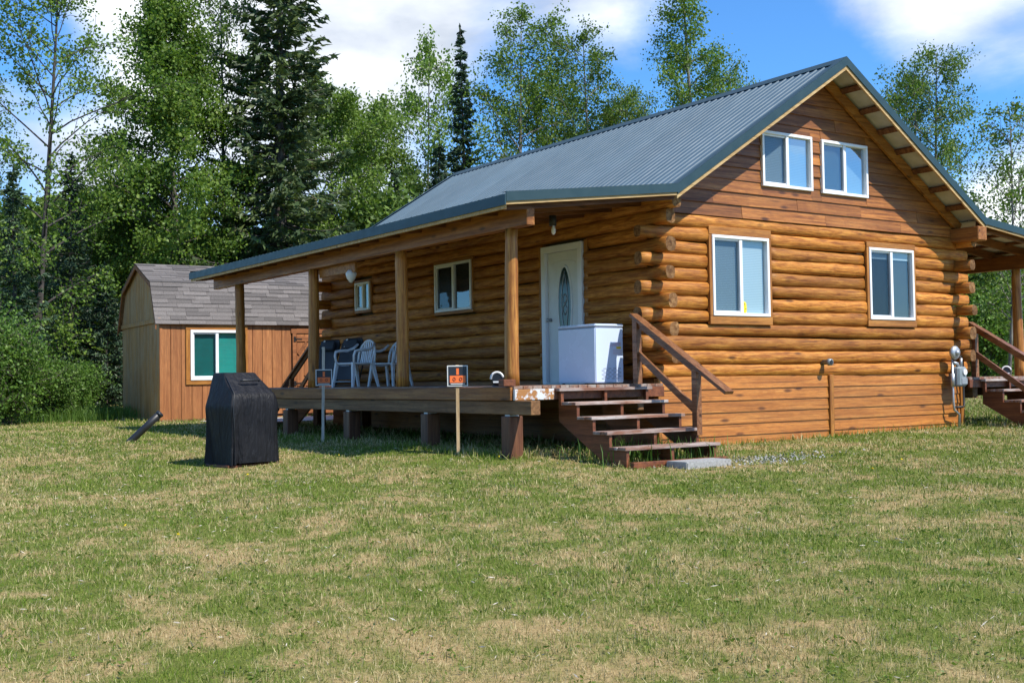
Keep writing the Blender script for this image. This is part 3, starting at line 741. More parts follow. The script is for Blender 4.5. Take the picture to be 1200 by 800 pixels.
# stairs -------------------------------------------------------------------
TR = [(-0.25, 0.915), (-0.57, 0.742), (-0.88, 0.568), (-1.19, 0.395), (-1.50, 0.222)]   # front edge y, top z
def stairs(side, end):
    sy = (lambda y: y) if not end else (lambda y: 10.16-y)
    def bx(a0, a1, y0, y1, z0, z1, name, mat, par, c=0.004):
        if side: a0, a1 = WD-a1, WD-a0
        q0, q1 = sorted((sy(y0), sy(y1))); return MB().cbox(a0, a1, q0, q1, z0, z1, c).build(name, mat, par)
    xa, xb = -1.80, -0.36
    first = None
    for x in (xa, (xa+xb)/2-0.02, xb-0.04):
        pl = [(0.0 if True else 0, ZD-0.045)]
        prof = [(-0.168, ZD-0.045)]
        for i, (y, z) in enumerate(TR):
            prof.append((y+0.03 if i else y+0.03, z-0.040))
            if i < 4: prof.append((y+0.03, TR[i+1][1]-0.040))
        prof.append((-1.47, -0.05)); prof.append((-1.20, -0.05)); prof.append((-0.168, 0.50))
        # drop repeated first vertex
        p2 = [prof[0]]
        for p in prof[1:]:
            if (Vector(p)-Vector(p2[-1])).length > 1e-4: p2.append(p)
        x0, x1 = x, x+0.042
        if side: x0, x1 = WD-x1, WD-x0
        mb = MB(); mb.prism([(sy(a), b) for a, b in p2], 'x', x0, x1); o = mb.build('stair_stringer', M['stair'], cabin)
        first = first or o
    for i, (y, z) in enumerate(TR):
        dpt = 0.30 if i else 0.115
        for k in range(2 if i else 1):
            wv = dpt/2 if i else dpt
            bx(xa-0.045+rng.uniform(-.01, .01), xb+0.045+rng.uniform(-.01, .01), y+k*wv+0.003, y+(k+1)*wv-0.003, z-0.038, z+rng.uniform(-.002, .002), 'stair_tread', M['tread'], cabin)
    rx = xb+0.03
    if not end: bx(xa-0.02, xb+0.05, -1.62, -1.56, -0.06, 0.055, 'kick_board', M['stair'], cabin)
    # railing
    bx(rx-0.09, rx, -0.075, 0.015, ZD-0.02, 1.83, 'rail_post', M['rail'], cabin)
    bx(rx-0.08, rx+0.01, -1.19, -1.10, 0.30, 1.13, 'rail_post', M['rail'], cabin)
    def bar(y0, z0, y1, z1, w, h, name):
        x = rx-0.04
        if side: x = WD-x
        MB().beam((x, sy(y0), z0), (x, sy(y1), z1), w, h).build(name, M['rail'], cabin)
    bar(0.04, 1.875, -1.72, 0.83, 0.14, 0.042, 'handrail')
    bar(0.0, 1.80, -1.10, 1.148, 0.04, 0.09, 'handrail_support')
    bar(-0.04, 1.35, -1.12, 0.62, 0.04, 0.09, 'mid_rail')
stairs(0, False); stairs(1, False); stairs(0, True)

# small fittings that belong to the cabin
MB().cbox(-2.29, -2.25, 4.45, 5.75, 2.76, 2.93).build('splice_board', M['trim_x'], cabin)
fl = MB(); fl.tube([(-2.27, 4.62, 2.80), (-2.27, 4.62, 2.74), (-2.27, 4.62, 2.67), (-2.27, 4.62, 2.60)], [0.05, 0.09, 0.07, 0.02], 14); fl.build('porch_light', M['vinyl'], cabin, True)
bl = MB(); bl.tube([(-1.2, 0.70, 3.24), (-1.2, 0.70, 3.10)], 0.05, 12)
bo = bl.build('bulb_socket', M['black'], cabin, True)
bb = MB(); bb.tube([(-1.22, 0.66, 3.10), (-1.22, 0.66, 3.04), (-1.22, 0.66, 3.0), (-1.22, 0.66, 2.975)], [0.015, 0.03, 0.028, 0.01], 12); bb.build('light_bulb', M['vinyl'], bo, True)
MB().cbox(-2.58, -2.40, -0.10, 0.02, ZD+0.001, ZD+0.085).build('post_block', M['stair'], cabin)
vp = MB(); vp.tube([(3.30, -0.02, 1.22), (3.30, -0.14, 1.22), (3.30, -0.142, 1.22), (3.30, -0.19, 1.22)], [0.04, 0.04, 0.055, 0.05], 14); vp.build('vent_pipe', M['meter'], cabin, True)
sv = MB(); sv.tube([(3.30, -0.192, 1.22), (3.30, -0.196, 1.22)], 0.034, 12); sv.build('vent_opening', M['black'], cabin)

# ------------------------------------------------------------------ gas meter
gm = thing('gas_meter', 'grey gas meter with round regulator and pipes on cabin wall', 'gas meter', (6.42, -0.05, zg(6.4, -0.1)))
z0 = gm.location.z
mb = MB(); mb.cbox(-0.10, 0.14, -0.22, -0.06, 0.80-z0, 1.13-z0, 0.03); mb.build('meter_body', M['meter'], gm)
mb = MB(); mb.tube([(0.06, -0.222, 1.04-z0), (0.06, -0.24, 1.04-z0)], 0.05, 14); mb.build('meter_dial', M['vinyl'], gm)
mb = MB(); mb.cbox(-0.02, 0.13, -0.228, -0.218, 0.84-z0, 0.94-z0, 0.003); mb.build('meter_plate', M['galv'], gm)
mb = MB(); mb.tube([(-0.10, -0.20, 1.36-z0), (-0.10, -0.17, 1.36-z0), (-0.10, -0.15, 1.36-z0), (-0.10, -0.10, 1.36-z0)], [0.09, 0.115, 0.115, 0.07], 18); mb.tube([(-0.10, -0.235, 1.36-z0), (-0.10, -0.19, 1.36-z0)], [0.035, 0.05], 12); mb.build('regulator', M['galv'], gm, True)
mb = MB(); mb.tube([(-0.12, -0.12, 1.30-z0), (-0.12, -0.12, 0.55-z0), (-0.10, -0.12, 0.42-z0), (0.06, -0.10, 0.34-z0), (0.06, -0.08, -0.1)], 0.020, 8); mb.tube([(-0.12, -0.12, 1.02-z0), (-0.12, -0.12, 0.80-z0)], 0.036, 8); mb.build('inlet_pipe', M['galv'], gm, True)
mb = MB(); mb.tube([(-0.12, -0.13, 1.20-z0), (-0.02, -0.14, 1.18-z0), (0.02, -0.14, 1.12-z0)], 0.028, 8); mb.tube([(0.09, -0.14, 1.12-z0), (0.09, -0.14, 1.27-z0)], 0.024, 8); mb.build('meter_coupling', M['galv'], gm, True)
mb = MB(); mb.tube([(0.09, -0.14, 1.27-z0), (0.09, -0.10, 1.30-z0), (0.21, -0.07, 1.30-z0), (0.24, -0.07, 1.27-z0), (0.24, -0.07, 0.48-z0), (0.20, -0.07, 0.46-z0), (0.0, -0.07, 0.46-z0)], 0.019, 8); mb.build('outlet_pipe', M['black_metal'], gm, True)

# ------------------------------------------------------------------ freezer
fz = thing('chest_freezer', 'white chest freezer standing on the porch before the entrance door', 'freezer', (-0.57, 0.73, ZD+0.003))
def rbox(x0, x1, y0, y1, z0, z1, r, seg=3):
    bm = bmesh.new(); bmesh.ops.create_cube(bm, size=1)
    for v in bm.verts: v.co = Vector(((x0+x1)/2+v.co.x*(x1-x0), (y0+y1)/2+v.co.y*(y1-y0), (z0+z1)/2+v.co.z*(z1-z0)))
    bmesh.ops.bevel(bm, geom=bm.edges[:], offset=r, segments=seg, affect='EDGES'); bm.verts.index_update()
    mb = MB(); mb.add([v.co for v in bm.verts], [[v.index for v in f.verts] for f in bm.faces]); bm.free(); return mb
smooth_angle(rbox(-0.245, 0.245, -0.415, 0.415, 0.015, 0.765, 0.012).build('body', M['enamel'], fz))
smooth_angle(rbox(-0.252, 0.252, -0.422, 0.422, 0.771, 0.812, 0.014).build('lid', M['enamel'], fz))
MB().box(-0.24, 0.24, -0.41, 0.41, 0.760, 0.775).build('gasket', M['vent'], fz)
for a in (-1, 1):
    for b in (-1, 1): mb = MB(); mb.tube([(a*0.2, b*0.36, 0), (a*0.2, b*0.36, 0.02)], 0.02, 8); mb.build('foot', M['black'], fz)
MB().box(0.12, 0.20, -0.4175, -0.4155, 0.475, 0.505).build('warning_label', M['yellow'], fz)
for i in range(3): MB().box(0.0+0.05*i, 0.20, -0.4172, -0.4155, 0.515+0.018*i, 0.523+0.018*i).build('print_line', M['pink'], fz)
for i in range(4): MB().box(0.06, 0.205, -0.4172, -0.4155, 0.40+0.018*i, 0.404+0.018*i).build('print_line', M['pink'], fz)
for i in range(6):
    for j in range(4):
        MB().box(-0.14+0.085*j+(0.03 if i % 2 else 0), -0.09+0.085*j+(0.03 if i % 2 else 0), -0.4175, -0.4155, 0.07+0.027*i, 0.078+0.027*i).build('vent_slot', M['vent'], fz)

# ------------------------------------------------------------------ for-sale style signs
def sign(loc, label, hgt, rz, stake_mat, lean, zsign, s):
    t = thing('yard_sign', label, 'sign', loc, rz, 'yard signs in front of the porch')
    mb = MB(); mb.beam((lean*-1.0, 0.012, -0.25), (0, 0.012, hgt), 0.042, 0.018, up=(0,1,0)); mb.build('stake', stake_mat, t)
    p = MB().box(-s/2, s/2, -0.012, -0.002, zsign-s*.5, zsign+s*.5).build('sign_board', M['signwhite'], t)
    MB().box(-s*.45, s*.45, -0.0145, -0.0125, zsign-s*.45, zsign+s*.45).build('black_field', M['signblack'], p)
    MB().box(-s*.065, s*.065, -0.017, -0.015, zsign+0.05*s, zsign+s*.36).build('orange_bar', M['orange'], p)
    MB().box(-s*.38, s*.38, -0.017, -0.015, zsign-s*.33, zsign+0.01*s).build('orange_block', M['orange'], p)
    for (a, w_) in ((-.17, .12), (.15, .13)):
        rg_ = MB(); rg_.tube([(s*(a+w_*.5*math.cos(2*math.pi*i/10)), -0.0175, zsign-s*.155+s*.075*math.sin(2*math.pi*i/10)) for i in range(11)], 0.006*s/0.26, 5); rg_.build('faded_mark', M['orange_dark'], p)
    MB().box(-s*.34, s*.34, -0.017, -0.015, zsign-s*.405, zsign-s*.365).build('white_line', M['signwhite'], p)
    return t
sign((-2.75, 0.70, zg(-2.75, .70)), 'black and orange sign on a brown stake near the front porch post', 1.14, R(-22), M['stake'], 0.0, 1.00, 0.265)
sign((-2.80, 4.53, zg(-2.80, 4.53)), 'black and orange sign on a bleached leaning stake before the chairs', 1.46, R(-25), M['stake_grey'], 0.03, 0.99, 0.25)

# ------------------------------------------------------------------ plastic chairs (face local -Y)
def chair(label, loc, rz, grp):
    t = thing('plastic_chair', label, 'chair', loc, rz, grp); t.scale = (0.94, 0.94, 0.94); m_ = M['white_plastic']
    seat = MB(); vs = []; fs = []
    for i in range(7):
        for j in range(7):
            u = -0.24+0.48*i/6; v = -0.23+0.45*j/6
            vs.append((u*(1-0.10*(j/6)), v, 0.43-0.03*(1-(u/0.24)**2)+0.015*(1-j/6)-(0.03 if j == 0 else 0)))
    for i in range(6):
        for j in range(6): fs.append((i*7+j, (i+1)*7+j, (i+1)*7+j+1, i*7+j+1))
    k = len(vs); vs += [(a, b, c-0.012) for a, b, c in vs]; fs += [tuple(q+k for q in f[::-1]) for f in fs]
    seat.add(vs, fs); seat.build('seat', m_, t, True)
    rim = MB(); rim.tube([(-0.245, -0.23, 0.42), (-0.235, 0.0, 0.42), (-0.22, 0.22, 0.42), (0.22, 0.22, 0.42), (0.235, 0, 0.42), (0.245, -0.23, 0.42), (-0.245, -0.23, 0.42)], 0.018, 6); rim.build('seat_rim', m_, t, True)
    for sx in (-1, 1):
        for (y0, y1, zt) in ((-0.23, -0.29, 0.44), (0.20, 0.30, 0.44)):
            lg = MB(); vs = []
            for (z, yy, xx, wy, wx) in ((zt, y0, sx*0.235, 0.035, 0.022), (0.2, (y0+y1)/2, sx*0.262, 0.027, 0.020), (0.0, y1, sx*0.285, 0.020, 0.016)):
                for a, b in ((-1,-1),(1,-1),(1,1),(-1,1)): vs.append((xx+a*wx, yy+b*wy, z))
            lg.add(vs, [(0,1,5,4),(1,2,6,5),(2,3,7,6),(3,0,4,7),(4,5,9,8),(5,6,10,9),(6,7,11,10),(7,4,8,11),(3,2,1,0),(8,9,10,11)]); lg.build('leg', m_, t)
        ar = MB(); ar.tube([(sx*0.25, -0.23, 0.43), (sx*0.27, -0.245, 0.56), (sx*0.28, -0.22, 0.635), (sx*0.285, -0.10, 0.655), (sx*0.28, 0.05, 0.66), (sx*0.26, 0.17, 0.70), (sx*0.235, 0.26, 0.78)], [0.022, 0.022, 0.026, 0.028, 0.026, 0.024, 0.022], 8); ar.build('armrest', m_, t, True)
    bk = MB(); pts = []
    for i in range(17):
        a = math.pi*i/16; pts.append((0.23*math.cos(a), 0.23+0.10*(0.25+0.75*math.sin(a)), 0.44+0.40*math.sin(a)**0.7 if 0 < i < 16 else 0.44))
    bk.tube(pts, 0.022, 7); br = bk.build('backrest', m_, t, True)
    for i in range(7):
        x = -0.165+0.055*i; hh = 0.44+0.40*max(0.05, (1-(x/0.23)**2))**0.35-0.01
        sl_ = MB(); sl_.beam((x*0.9, 0.245, 0.43), (x, 0.325, hh), 0.028, 0.010, up=(0,-1,0.2)); sl_.build('back_slat', m_, br)
    return t
chair('white plastic armchair in full view beside the black folded recliners', (-1.62, 5.80, ZD+0.002), R(-78), 'plastic chairs on the porch')
chair('white plastic armchair half hidden behind the middle porch post', (-0.80, 6.08, ZD+0.002), R(-66), 'plastic chairs on the porch')

# folded recliners, leaning on the wall
def recliner(label, loc, rz):
    t = thing('folded_recliner', label, 'recliner', loc, rz, 'black recliners folded against the wall')
    T = lambda x, s, o: (x, 0.30*s-0.0+o*0.9, 0.94*s*0.92+0.03-o*0.35)     # leans back in +Y
    fr = MB(); fr.tube([T(-0.27, 0, 0), T(-0.27, 0.9, 0), T(-0.2, 1.0, 0), T(0.2, 1.0, 0), T(0.27, 0.9, 0), T(0.27, 0, 0), T(-0.27, 0, 0)], 0.016, 8); fr.build('frame', M['black_metal'], t, True)
    f2 = MB(); f2.tube([T(-0.29, 0.02, 0.10), T(-0.29, 0.95, 0.10), T(0.29, 0.95, 0.10), T(0.29, 0.02, 0.10)], 0.014, 8); f2.tube([T(-0.29, .12, .10), T(.29, .12, .10)], .012, 8); f2.build('rear_frame', M['black_metal'], t, True)
    sl_ = MB(); vs = []; 
    for j in range(9):
        s = 0.12+0.86*j/8
        for i in range(5):
            x = -0.25+0.5*i/4; vs.append(T(x, s, -0.02+0.03*(1-(x/0.25)**2)+0.006*math.sin(j*2.1)))
    fs = [(j*5+i, j*5+i+1, j*5+i+6, j*5+i+5) for j in range(8) for i in range(4)]; k = len(vs)
    vs += [(a, b+0.02, c) for a, b, c in vs]; fs += [tuple(q+k for q in f[::-1]) for f in fs]
    sl_.add(vs, fs); sl_.build('sling', M['sling'], t, True)
    hp = rbox(-0.2, 0.2, -0.06, 0.0, -0.1, 0.1, 0.03); o = hp.build('head_pillow', M['sling'], t); o.location = T(0, 0.86, -0.02); o.rotation_euler = (R(-18), 0, 0)
    st = MB(); st.beam(T(-0.13, 0.80, -0.075), T(-0.10, 0.97, -0.075), 0.012, 0.035, up=(1,0,0)); st.build('white_strap', M['vinyl'], t)
    bt = MB(); bt.tube([T(-0.24, 0.06, -0.04), T(0.24, 0.06, -0.04)], 0.014, 8); bt.build('foot_bar', M['galv'], t, True)
    return t
recliner('black folded recliner leaning on the log wall, left of the pair', (-0.98, 8.55, ZD), R(-72))
recliner('black folded recliner leaning behind the white plastic chair', (-0.92, 7.70, ZD), R(-72))

def spotlight(label, loc, rz):
    t = thing('portable_spotlight', label, 'spotlight', loc, rz, 'small black and white lamps on the porches')
    b = MB(); b.tube([(0, -0.05, 0.10), (0, -0.04, 0.10), (0, 0.03, 0.10), (0, 0.10, 0.10), (0, 0.14, 0.10)], [0.075, 0.085, 0.085, 0.06, 0.03], 16); b.build('housing', M['black'], t, True)
    r_ = MB(); r_.tube([(0.078*math.cos(a), -0.052, 0.10+0.078*math.sin(a)) for a in [math.pi*(0.05+1.0*i/14) for i in range(15)]], 0.014, 7); r_.build('white_rim', M['vinyl'], t, True)
    l_ = MB(); l_.tube([(0, -0.055, 0.10), (0, -0.051, 0.10)], 0.066, 16); l_.build('lens', M['signblack'], t)
    w_ = MB(); w_.box(-0.05, 0.05, -0.066, -0.05, 0.045, 0.065); w_.build('white_bar', M['vinyl'], t)
    f_ = MB(); f_.tube([(0, 0.03, 0.0), (0, 0.03, 0.012), (0, 0.03, 0.05)], [0.07, 0.06, 0.03], 14); f_.build('foot', M['black'], t, True)
    return t
spotlight('small round black and white lamp beside the front left porch post', (-2.33, 0.42, ZD+0.001), R(-35))
spotlight('small black lamp beside the right porch post above the stairs', (8.72, 0.42, ZD+0.001), R(-45))

# yellow ornament on the sill
orn = thing('window_ornament', 'small yellow ornament inside the lower left gable window', 'ornament', (1.66, -0.018, 1.932))
o_ = MB(); o_.tube([(0, 0, 0), (0, 0, 0.02), (0, 0, 0.09), (0, 0, 0.15), (0, 0, 0.17)], [0.045, 0.055, 0.06, 0.05, 0.02], 12); ob = o_.build('body', M['yellow'], orn, True); ob.scale = (1, 0.16, 1)
for (x, z) in ((-0.02, 0.10), (0.025, 0.06), (0.0, 0.13)):
    q = MB(); q.tube([(x, -0.0105, z), (x, -0.009, z)], 0.008, 8); q.build('dark_spot', M['signblack'], orn)

# ------------------------------------------------------------------ slab at the foot of the stairs
sx_, sy_ = -0.95, -1.78
sb = rbox(-0.38, 0.38, -0.17, 0.17, -0.06, 0.075, 0.012, 2).build('step_slab', M['concrete']); sb.location = (sx_, sy_, zg(sx_, sy_)); sb.rotation_euler = (0, 0, R(3))
tag(sb, 'grey concrete slab on the grass below the stairs', 'slab')

# ------------------------------------------------------------------ covered grill
gx, gy = CAM.x+FW.x*14.9-RT.x*3.46, CAM.y+FW.y*14.9-RT.y*3.46
gr = thing('covered_grill', 'barbecue grill under a black fabric cover on the lawn', 'grill', (gx, gy, zg(gx, gy)+0.02), 0)
nrm = -FW*math.cos(R(52))+RT*math.sin(R(52))
gr.rotation_euler = (0, 0, math.atan2(nrm.x, -nrm.y))       # local -Y is the front
def cover_mat():
    q = NM('grill_cover_fabric'); f = q.noise(q.map(), 5, 5); q.color(q.mix(q.rng(f, 0.3, 0.7), (0.005, 0.0055, 0.008), (0.009, 0.0095, 0.013))); q.rough(q.rng(f, 0.3, 0.7, 0.5, 0.65)); q.b.inputs['Specular IOR Level'].default_value = 0.3
    f2 = q.noise(q.map((11, 11, 2.2)), 1, 5, 0.6, 0.8); q.bump(f2, 0.8, 0.05); return q.m
secs = [(0.0, 0.435, 0.325, 0.0), (0.12, 0.437, 0.326, 0), (0.30, 0.44, 0.328, 0), (0.50, 0.45, 0.332, 0), (0.64, 0.47, 0.337, 0), (0.70, 0.478, 0.338, 0), (0.74, 0.472, 0.336, 0), (0.82, 0.445, 0.325, 0.0), (0.875, 0.425, 0.312, 0.004),
        (0.90, 0.415, 0.292, 0.02), (0.98, 0.385, 0.238, 0.068), (1.06, 0.352, 0.186, 0.112), (1.115, 0.33, 0.152, 0.14), (1.14, 0.318, 0.138, 0.146), (1.15, 0.29, 0.12, 0.146)]
mb = MB(); N = 120; rg = random.Random(4)
folds = [(rg.uniform(0, 6.28), rg.choice((5, 9, 14, 19, 23, 27)), rg.uniform(.3, .8)) for _ in range(7)]
for (z, a, b, yo) in secs:
    e = 0.19
    amp = 0.020*max(0.12, 1-z/0.85)
    for i in range(N):
        t = 2*math.pi*i/N; c, s = math.cos(t), math.sin(t)
        x = math.copysign(abs(c)**e, c)*a*0.80; y = math.copysign(abs(s)**e, s)*b*0.88
        w_ = 1+sum(k*math.sin(f*t+p+z*1.6+0.5*math.sin(3*z+p)) for p, f, k in folds)*amp/0.38
        zz = z+(0.018*math.sin(3*t+1)+0.008*math.sin(11*t) if z == 0 else 0)
        mb.v.append((x*w_, y*w_+yo, zz))
for k in range(len(secs)-1):
    for i in range(N): mb.f.append((k*N+i, k*N+(i+1) % N, (k+1)*N+(i+1) % N, (k+1)*N+i))
mb.f.append(tuple((len(secs)-1)*N+i for i in range(N)))
M['cover'] = cover_mat(); cv = mb.build('cover', M['cover'], gr, True)
hs = MB(); hs.tube([(-0.15, -0.150, 1.04), (-0.12, -0.175, 1.05), (0.12, -0.175, 1.05), (0.15, -0.150, 1.04)], 0.014, 6); hs.build('handle_strap', M['black'], gr, True)
sm = MB(); sm.tube([(-0.335, -0.27, 0.02), (-0.345, -0.275, 0.45), (-0.365, -0.28, 0.70), (-0.325, -0.25, 0.885), (-0.262, -0.01, 1.10)], 0.006, 5); sm.build('seam', M['black'], gr, True)
pad = MB().cbox(-0.36, 0.56, -0.26, 0.30, -0.03, 0.016, 0.006).build('grill_board', M['stair']); pad.location = (gx, gy, zg(gx, gy)); pad.rotation_euler = (0, 0, gr.rotation_euler.z-0.15)
tag(pad, 'flat red brown board on the grass beneath the covered grill', 'board')

# ------------------------------------------------------------------ black drain pipe
dx, dy = CAM.x+FW.x*18.9-RT.x*6.22, CAM.y+FW.y*18.9-RT.y*6.22
dp = thing('drain_pipe', 'black plastic pipe leaning out of the lawn by the shed', 'pipe', (dx, dy, zg(dx, dy)))
v = (RT*0.49+FW*0.05); e = Vector((v.x, v.y, 0.46))
q = MB(); q.tube([-e*0.25, Vector((0,0,0)), e*0.5, e], 0.058, 14); q.build('pipe', M['black'], dp, True)
q = MB(); q.tube([e*0.95, e*1.0, e*1.015], [0.064, 0.064, 0.05], 14); q.build('cap', M['signblack'], dp, True)

# ------------------------------------------------------------------ shed
SA = R(31)
ex_ = RT*math.cos(SA)+FW*math.sin(SA)                      # along the front wall
SK = 1.21; sc = CAM+FW*27.0-RT*8.17; szz = 0.17
shed = thing('storage_shed', 'orange stained wooden shed with shingled gambrel roof left of the cabin', 'shed', (sc.x, sc.y, szz), math.atan2(ex_.y, ex_.x))
shed.scale = (SK, SK, SK); SL, SD, SH = 5.2, 3.1, 1.92
M['shed'] = wood('shed_siding', (0.46,0.195,0.070), (0.39,0.155,0.052), (0.27,0.095,0.030), 'z', 20, 0.7, 0.6, vary=0.10, knots=False, bump=0.15)
M['shed_side'] = wood('shed_weathered_siding', (0.62,0.34,0.12), (0.53,0.27,0.088), (0.34,0.165,0.055), 'z', 18, 0.35, 0.7, vary=0.14, knots=False, grey=(0.44,0.30,0.17))
M['shed_trim'] = wood('shed_trim', (0.40,0.155,0.055), (0.33,0.12,0.04), (0.20,0.07,0.022), 'x', 20, 0.9, 0.55, vary=0.1, knots=False)
MB().box(0.03, SL-0.03, 0.075, SD-0.03, 0.05, SH).build('core', M['inner'], shed)
# window and door position along the front
SWX, SWW, SWZ, SWH = 0.58, 1.05, 0.80, 0.98
SDX, SDW = 2.70, 0.92
pw = 0.203; x = 0.0
while x < SL-0.01:
    x1 = min(x+pw, SL)
    for (s0, s1) in ([(0.05, SWZ), (SWZ+SWH, SH)] if x1 > SWX+0.04 and x < SWX+SWW-0.04 else ([(1.78, SH)] if x1 > SDX+0.03 and x < SDX+SDW-0.03 else [(0.05, SH)])):
        MB().cbox(x+0.004, x1-0.004, -0.004, 0.029, s0, s1, 0.003).build('siding_plank', M['shed'], shed)
    x = x1
MB().box(0.0, SL, 0.004, 0.028, 0.05, SH).build('siding_groove', M['shed_trim'], shed) if False else None
PROF = [(-0.06, SH-0.03), (0.36, SH+0.80), (SD/2, SH+1.26), (SD-0.36, SH+0.80), (SD+0.06, SH-0.03)]
y = 0.0
while y < SD-0.01:
    y1 = min(y+pw, SD)
    MB().cbox(-0.006, 0.026, y+0.003, y1-0.003, 0.05, SH-0.002, 0.003).build('side_plank', M['shed_side'], shed)
    MB().cbox(SL-0.026, SL+0.006, y+0.003, y1-0.003, 0.05, SH-0.002, 0.003).build('side_plank', M['shed_side'], shed)
    y = y1
def gam(y):
    for (a, b) in zip(PROF[:-1], PROF[1:]):
        if a[0] <= y <= b[0]: return a[1]+(b[1]-a[1])*(y-a[0])/(b[0]-a[0])-0.04
    return SH
for xx in (-0.02, SL-0.012):
    y = 0.0
    while y < SD-0.01:
        y1 = min(y+pw*0.75, SD); zs = [gam(min(max(y+0.004, 0.02), SD-.02)), gam((y+y1)/2), gam(min(y1-0.004, SD-.02))]
        mb = MB(); mb.prism([(y+0.003, SH+0.09), (y1-0.003, SH+0.09), (y1-0.003, max(zs[2], SH+0.1)), (y+0.003, max(zs[0], SH+0.1))], 'x', xx, xx+0.032); mb.build('gable_plank', M['shed_side'], shed)
        y = y1
    MB().cbox(xx-0.02, xx+0.034, -0.02, SD+0.02, SH, SH+0.085, 0.004).build('band_board', M['shed_side'], shed)
mb = MB(); mb.prism([(p[0], p[1]-0.06) if 0 < i < 4 else (p[0]+0.09, p[1]) for i, p in enumerate(PROF)], 'x', 0.03, SL-0.03); mb.build('gable_core', M['inner'], shed)
# corner and base
for xx in (-0.012, SL-0.05): MB().cbox(xx, xx+0.06, -0.016, 0.02, 0.04, SH, 0.004).build('corner_trim', M['shed'], shed)
for yy in (0.15, SD-0.3): MB().cbox(0.02, SL-0.02, yy, yy+0.10, -0.12, 0.06, 0.005).build('skid', M['pier'], shed)
MB().cbox(-0.005, SL, -0.008, 0.03, 0.005, 0.05, 0.004).build('base_board', M['dark_beam'], shed)
# window with wooden surround
sw = window(SWW, SWH, (SWX, -0.02, SWZ), (0,0,0), shed, ('st', 't'), (0.09, 0.09, 0.085, 0.10, -0.012), 0.055)
# door
sd = MB()
for i in range(5): sd.cbox(SDX+0.05+i*0.166+0.003, SDX+0.05+(i+1)*0.166-0.003, -0.012, 0.02, 0.08, 1.72, 0.003)
dobj = sd.build('shed_door', M['shed'], shed)
for (a, b, c, d) in ((SDX-0.04, SDX+0.045, 0.06, 1.80), (SDX+SDW-0.045, SDX+SDW+0.04, 0.06, 1.80)): MB().cbox(a, b, -0.024, 0.01, c, d, 0.004).build('door_casing', M['shed_trim'], shed)
MB().cbox(SDX-0.07, SDX+SDW+0.07, -0.028, 0.01, 1.725, 1.83, 0.004).build('door_head', M['shed_trim'], shed)
MB().cbox(SDX+0.05, SDX+0.88, -0.030, -0.012, 1.56, 1.66, 0.003).build('door_rail', M['shed_trim'], dobj)
MB().cbox(SDX+0.05, SDX+0.88, -0.030, -0.012, 0.66, 0.76, 0.003).build('door_rail', M['shed_trim'], dobj)
MB().cbox(SDX+0.05, SDX+0.88, -0.030, -0.012, 0.10, 0.20, 0.003).build('door_rail', M['shed_trim'], dobj)
for (p0, p1) in (((SDX+0.08, 1.30), (SDX+0.26, 1.55)), ((SDX+0.85, 1.30), (SDX+0.67, 1.55)), ((SDX+0.20, 0.64), (SDX+0.46, 0.30)), ((SDX+0.73, 0.64), (SDX+0.46, 0.30)), ((SDX+0.22, 0.90), (SDX+0.40, 0.78))):
    MB().beam((p0[0], -0.022, p0[1]), (p1[0], -0.022, p1[1]), 0.018, 0.06, up=(0.3,0,1)).build('door_brace', M['shed_trim'], dobj)
for zz in (1.61, 0.71): 
    MB().box(SDX+0.0, SDX+0.16, -0.036, -0.031, zz-0.012, zz+0.012).build('strap_hinge', M['black_metal'], dobj)
    MB().box(SDX-0.015, SDX+0.03, -0.036, -0.025, zz-0.05, zz+0.05).build('hinge_leaf', M['black_metal'], dobj)
# roof decks and shingles
def shingle_mat():
    q = NM('asphalt_shingle'); f = q.noise(q.map(), 40, 4, 0.7); ri = q.rnd()
    c = q.mix(q.rng(f, 0.3, 0.7), (0.115, 0.102, 0.094), (0.185, 0.165, 0.152))
    cb = q.n('ShaderNodeCombineXYZ'); v1 = q.rng(ri, 0, 1, 0.62, 1.15)
    for i in range(3): q.l(v1, cb.inputs[i])
    q.color(q.mix(1.0, c, cb.outputs[0], 'MULTIPLY')); q.rough(0.95); q.bump(f, 0.5, 0.01); return q.m
M['shingle'] = shingle_mat()
for i in range(4):
    a, b = PROF[i], PROF[i+1]; 
    d = Vector((b[0]-a[0], b[1]-a[1])); L = d.length; d.normalize(); nn = Vector((-d.y, d.x))
    if nn.y < 0: nn = -nn
    mb = MB(); mb.prism([a, b, (b[0]-nn.x*0.03, b[1]-nn.y*0.03), (a[0]-nn.x*0.03, a[1]-nn.y*0.03)], 'x', -0.09, SL+0.09)
    ro = mb.build('roof_deck', M['dark_beam'], shed)
    if i > 1:
        mb = MB(); mb.prism([(a[0]+nn.x*.002, a[1]+nn.y*.002), (b[0]+nn.x*.002, b[1]+nn.y*.002), (b[0]+nn.x*0.015, b[1]+nn.y*0.015), (a[0]+nn.x*0.015, a[1]+nn.y*0.015)], 'x', -0.1, SL+0.1); mb.build('shingle_sheet', M['shingle'], ro); continue
    nrow = max(3, round(L/(0.096 if i == 0 else 0.15))); st = L/nrow
    for r_ in range(nrow):
        p0 = Vector(a)+d*(r_*st-0.008); p1 = Vector(a)+d*min(L+0.006, (r_+1)*st+0.03)
        x = -0.10
        while x < SL+0.09:
            w_ = rng.choice((0.24, 0.30, 0.38, 0.46, 0.52)); x1 = min(x+w_, SL+0.10); th = rng.choice((0.009, 0.010, 0.016, 0.018))
            q0 = p0+nn*(0.004); q1 = p0+nn*(0.006+th); q2 = p1+nn*0.006; q3 = p1+nn*0.002
            mb = MB(); mb.prism([tuple(q0), tuple(q1), tuple(q2), tuple(q3)], 'x', x+0.002, x1-0.002); mb.build('shingle', M['shingle'], ro); x = x1
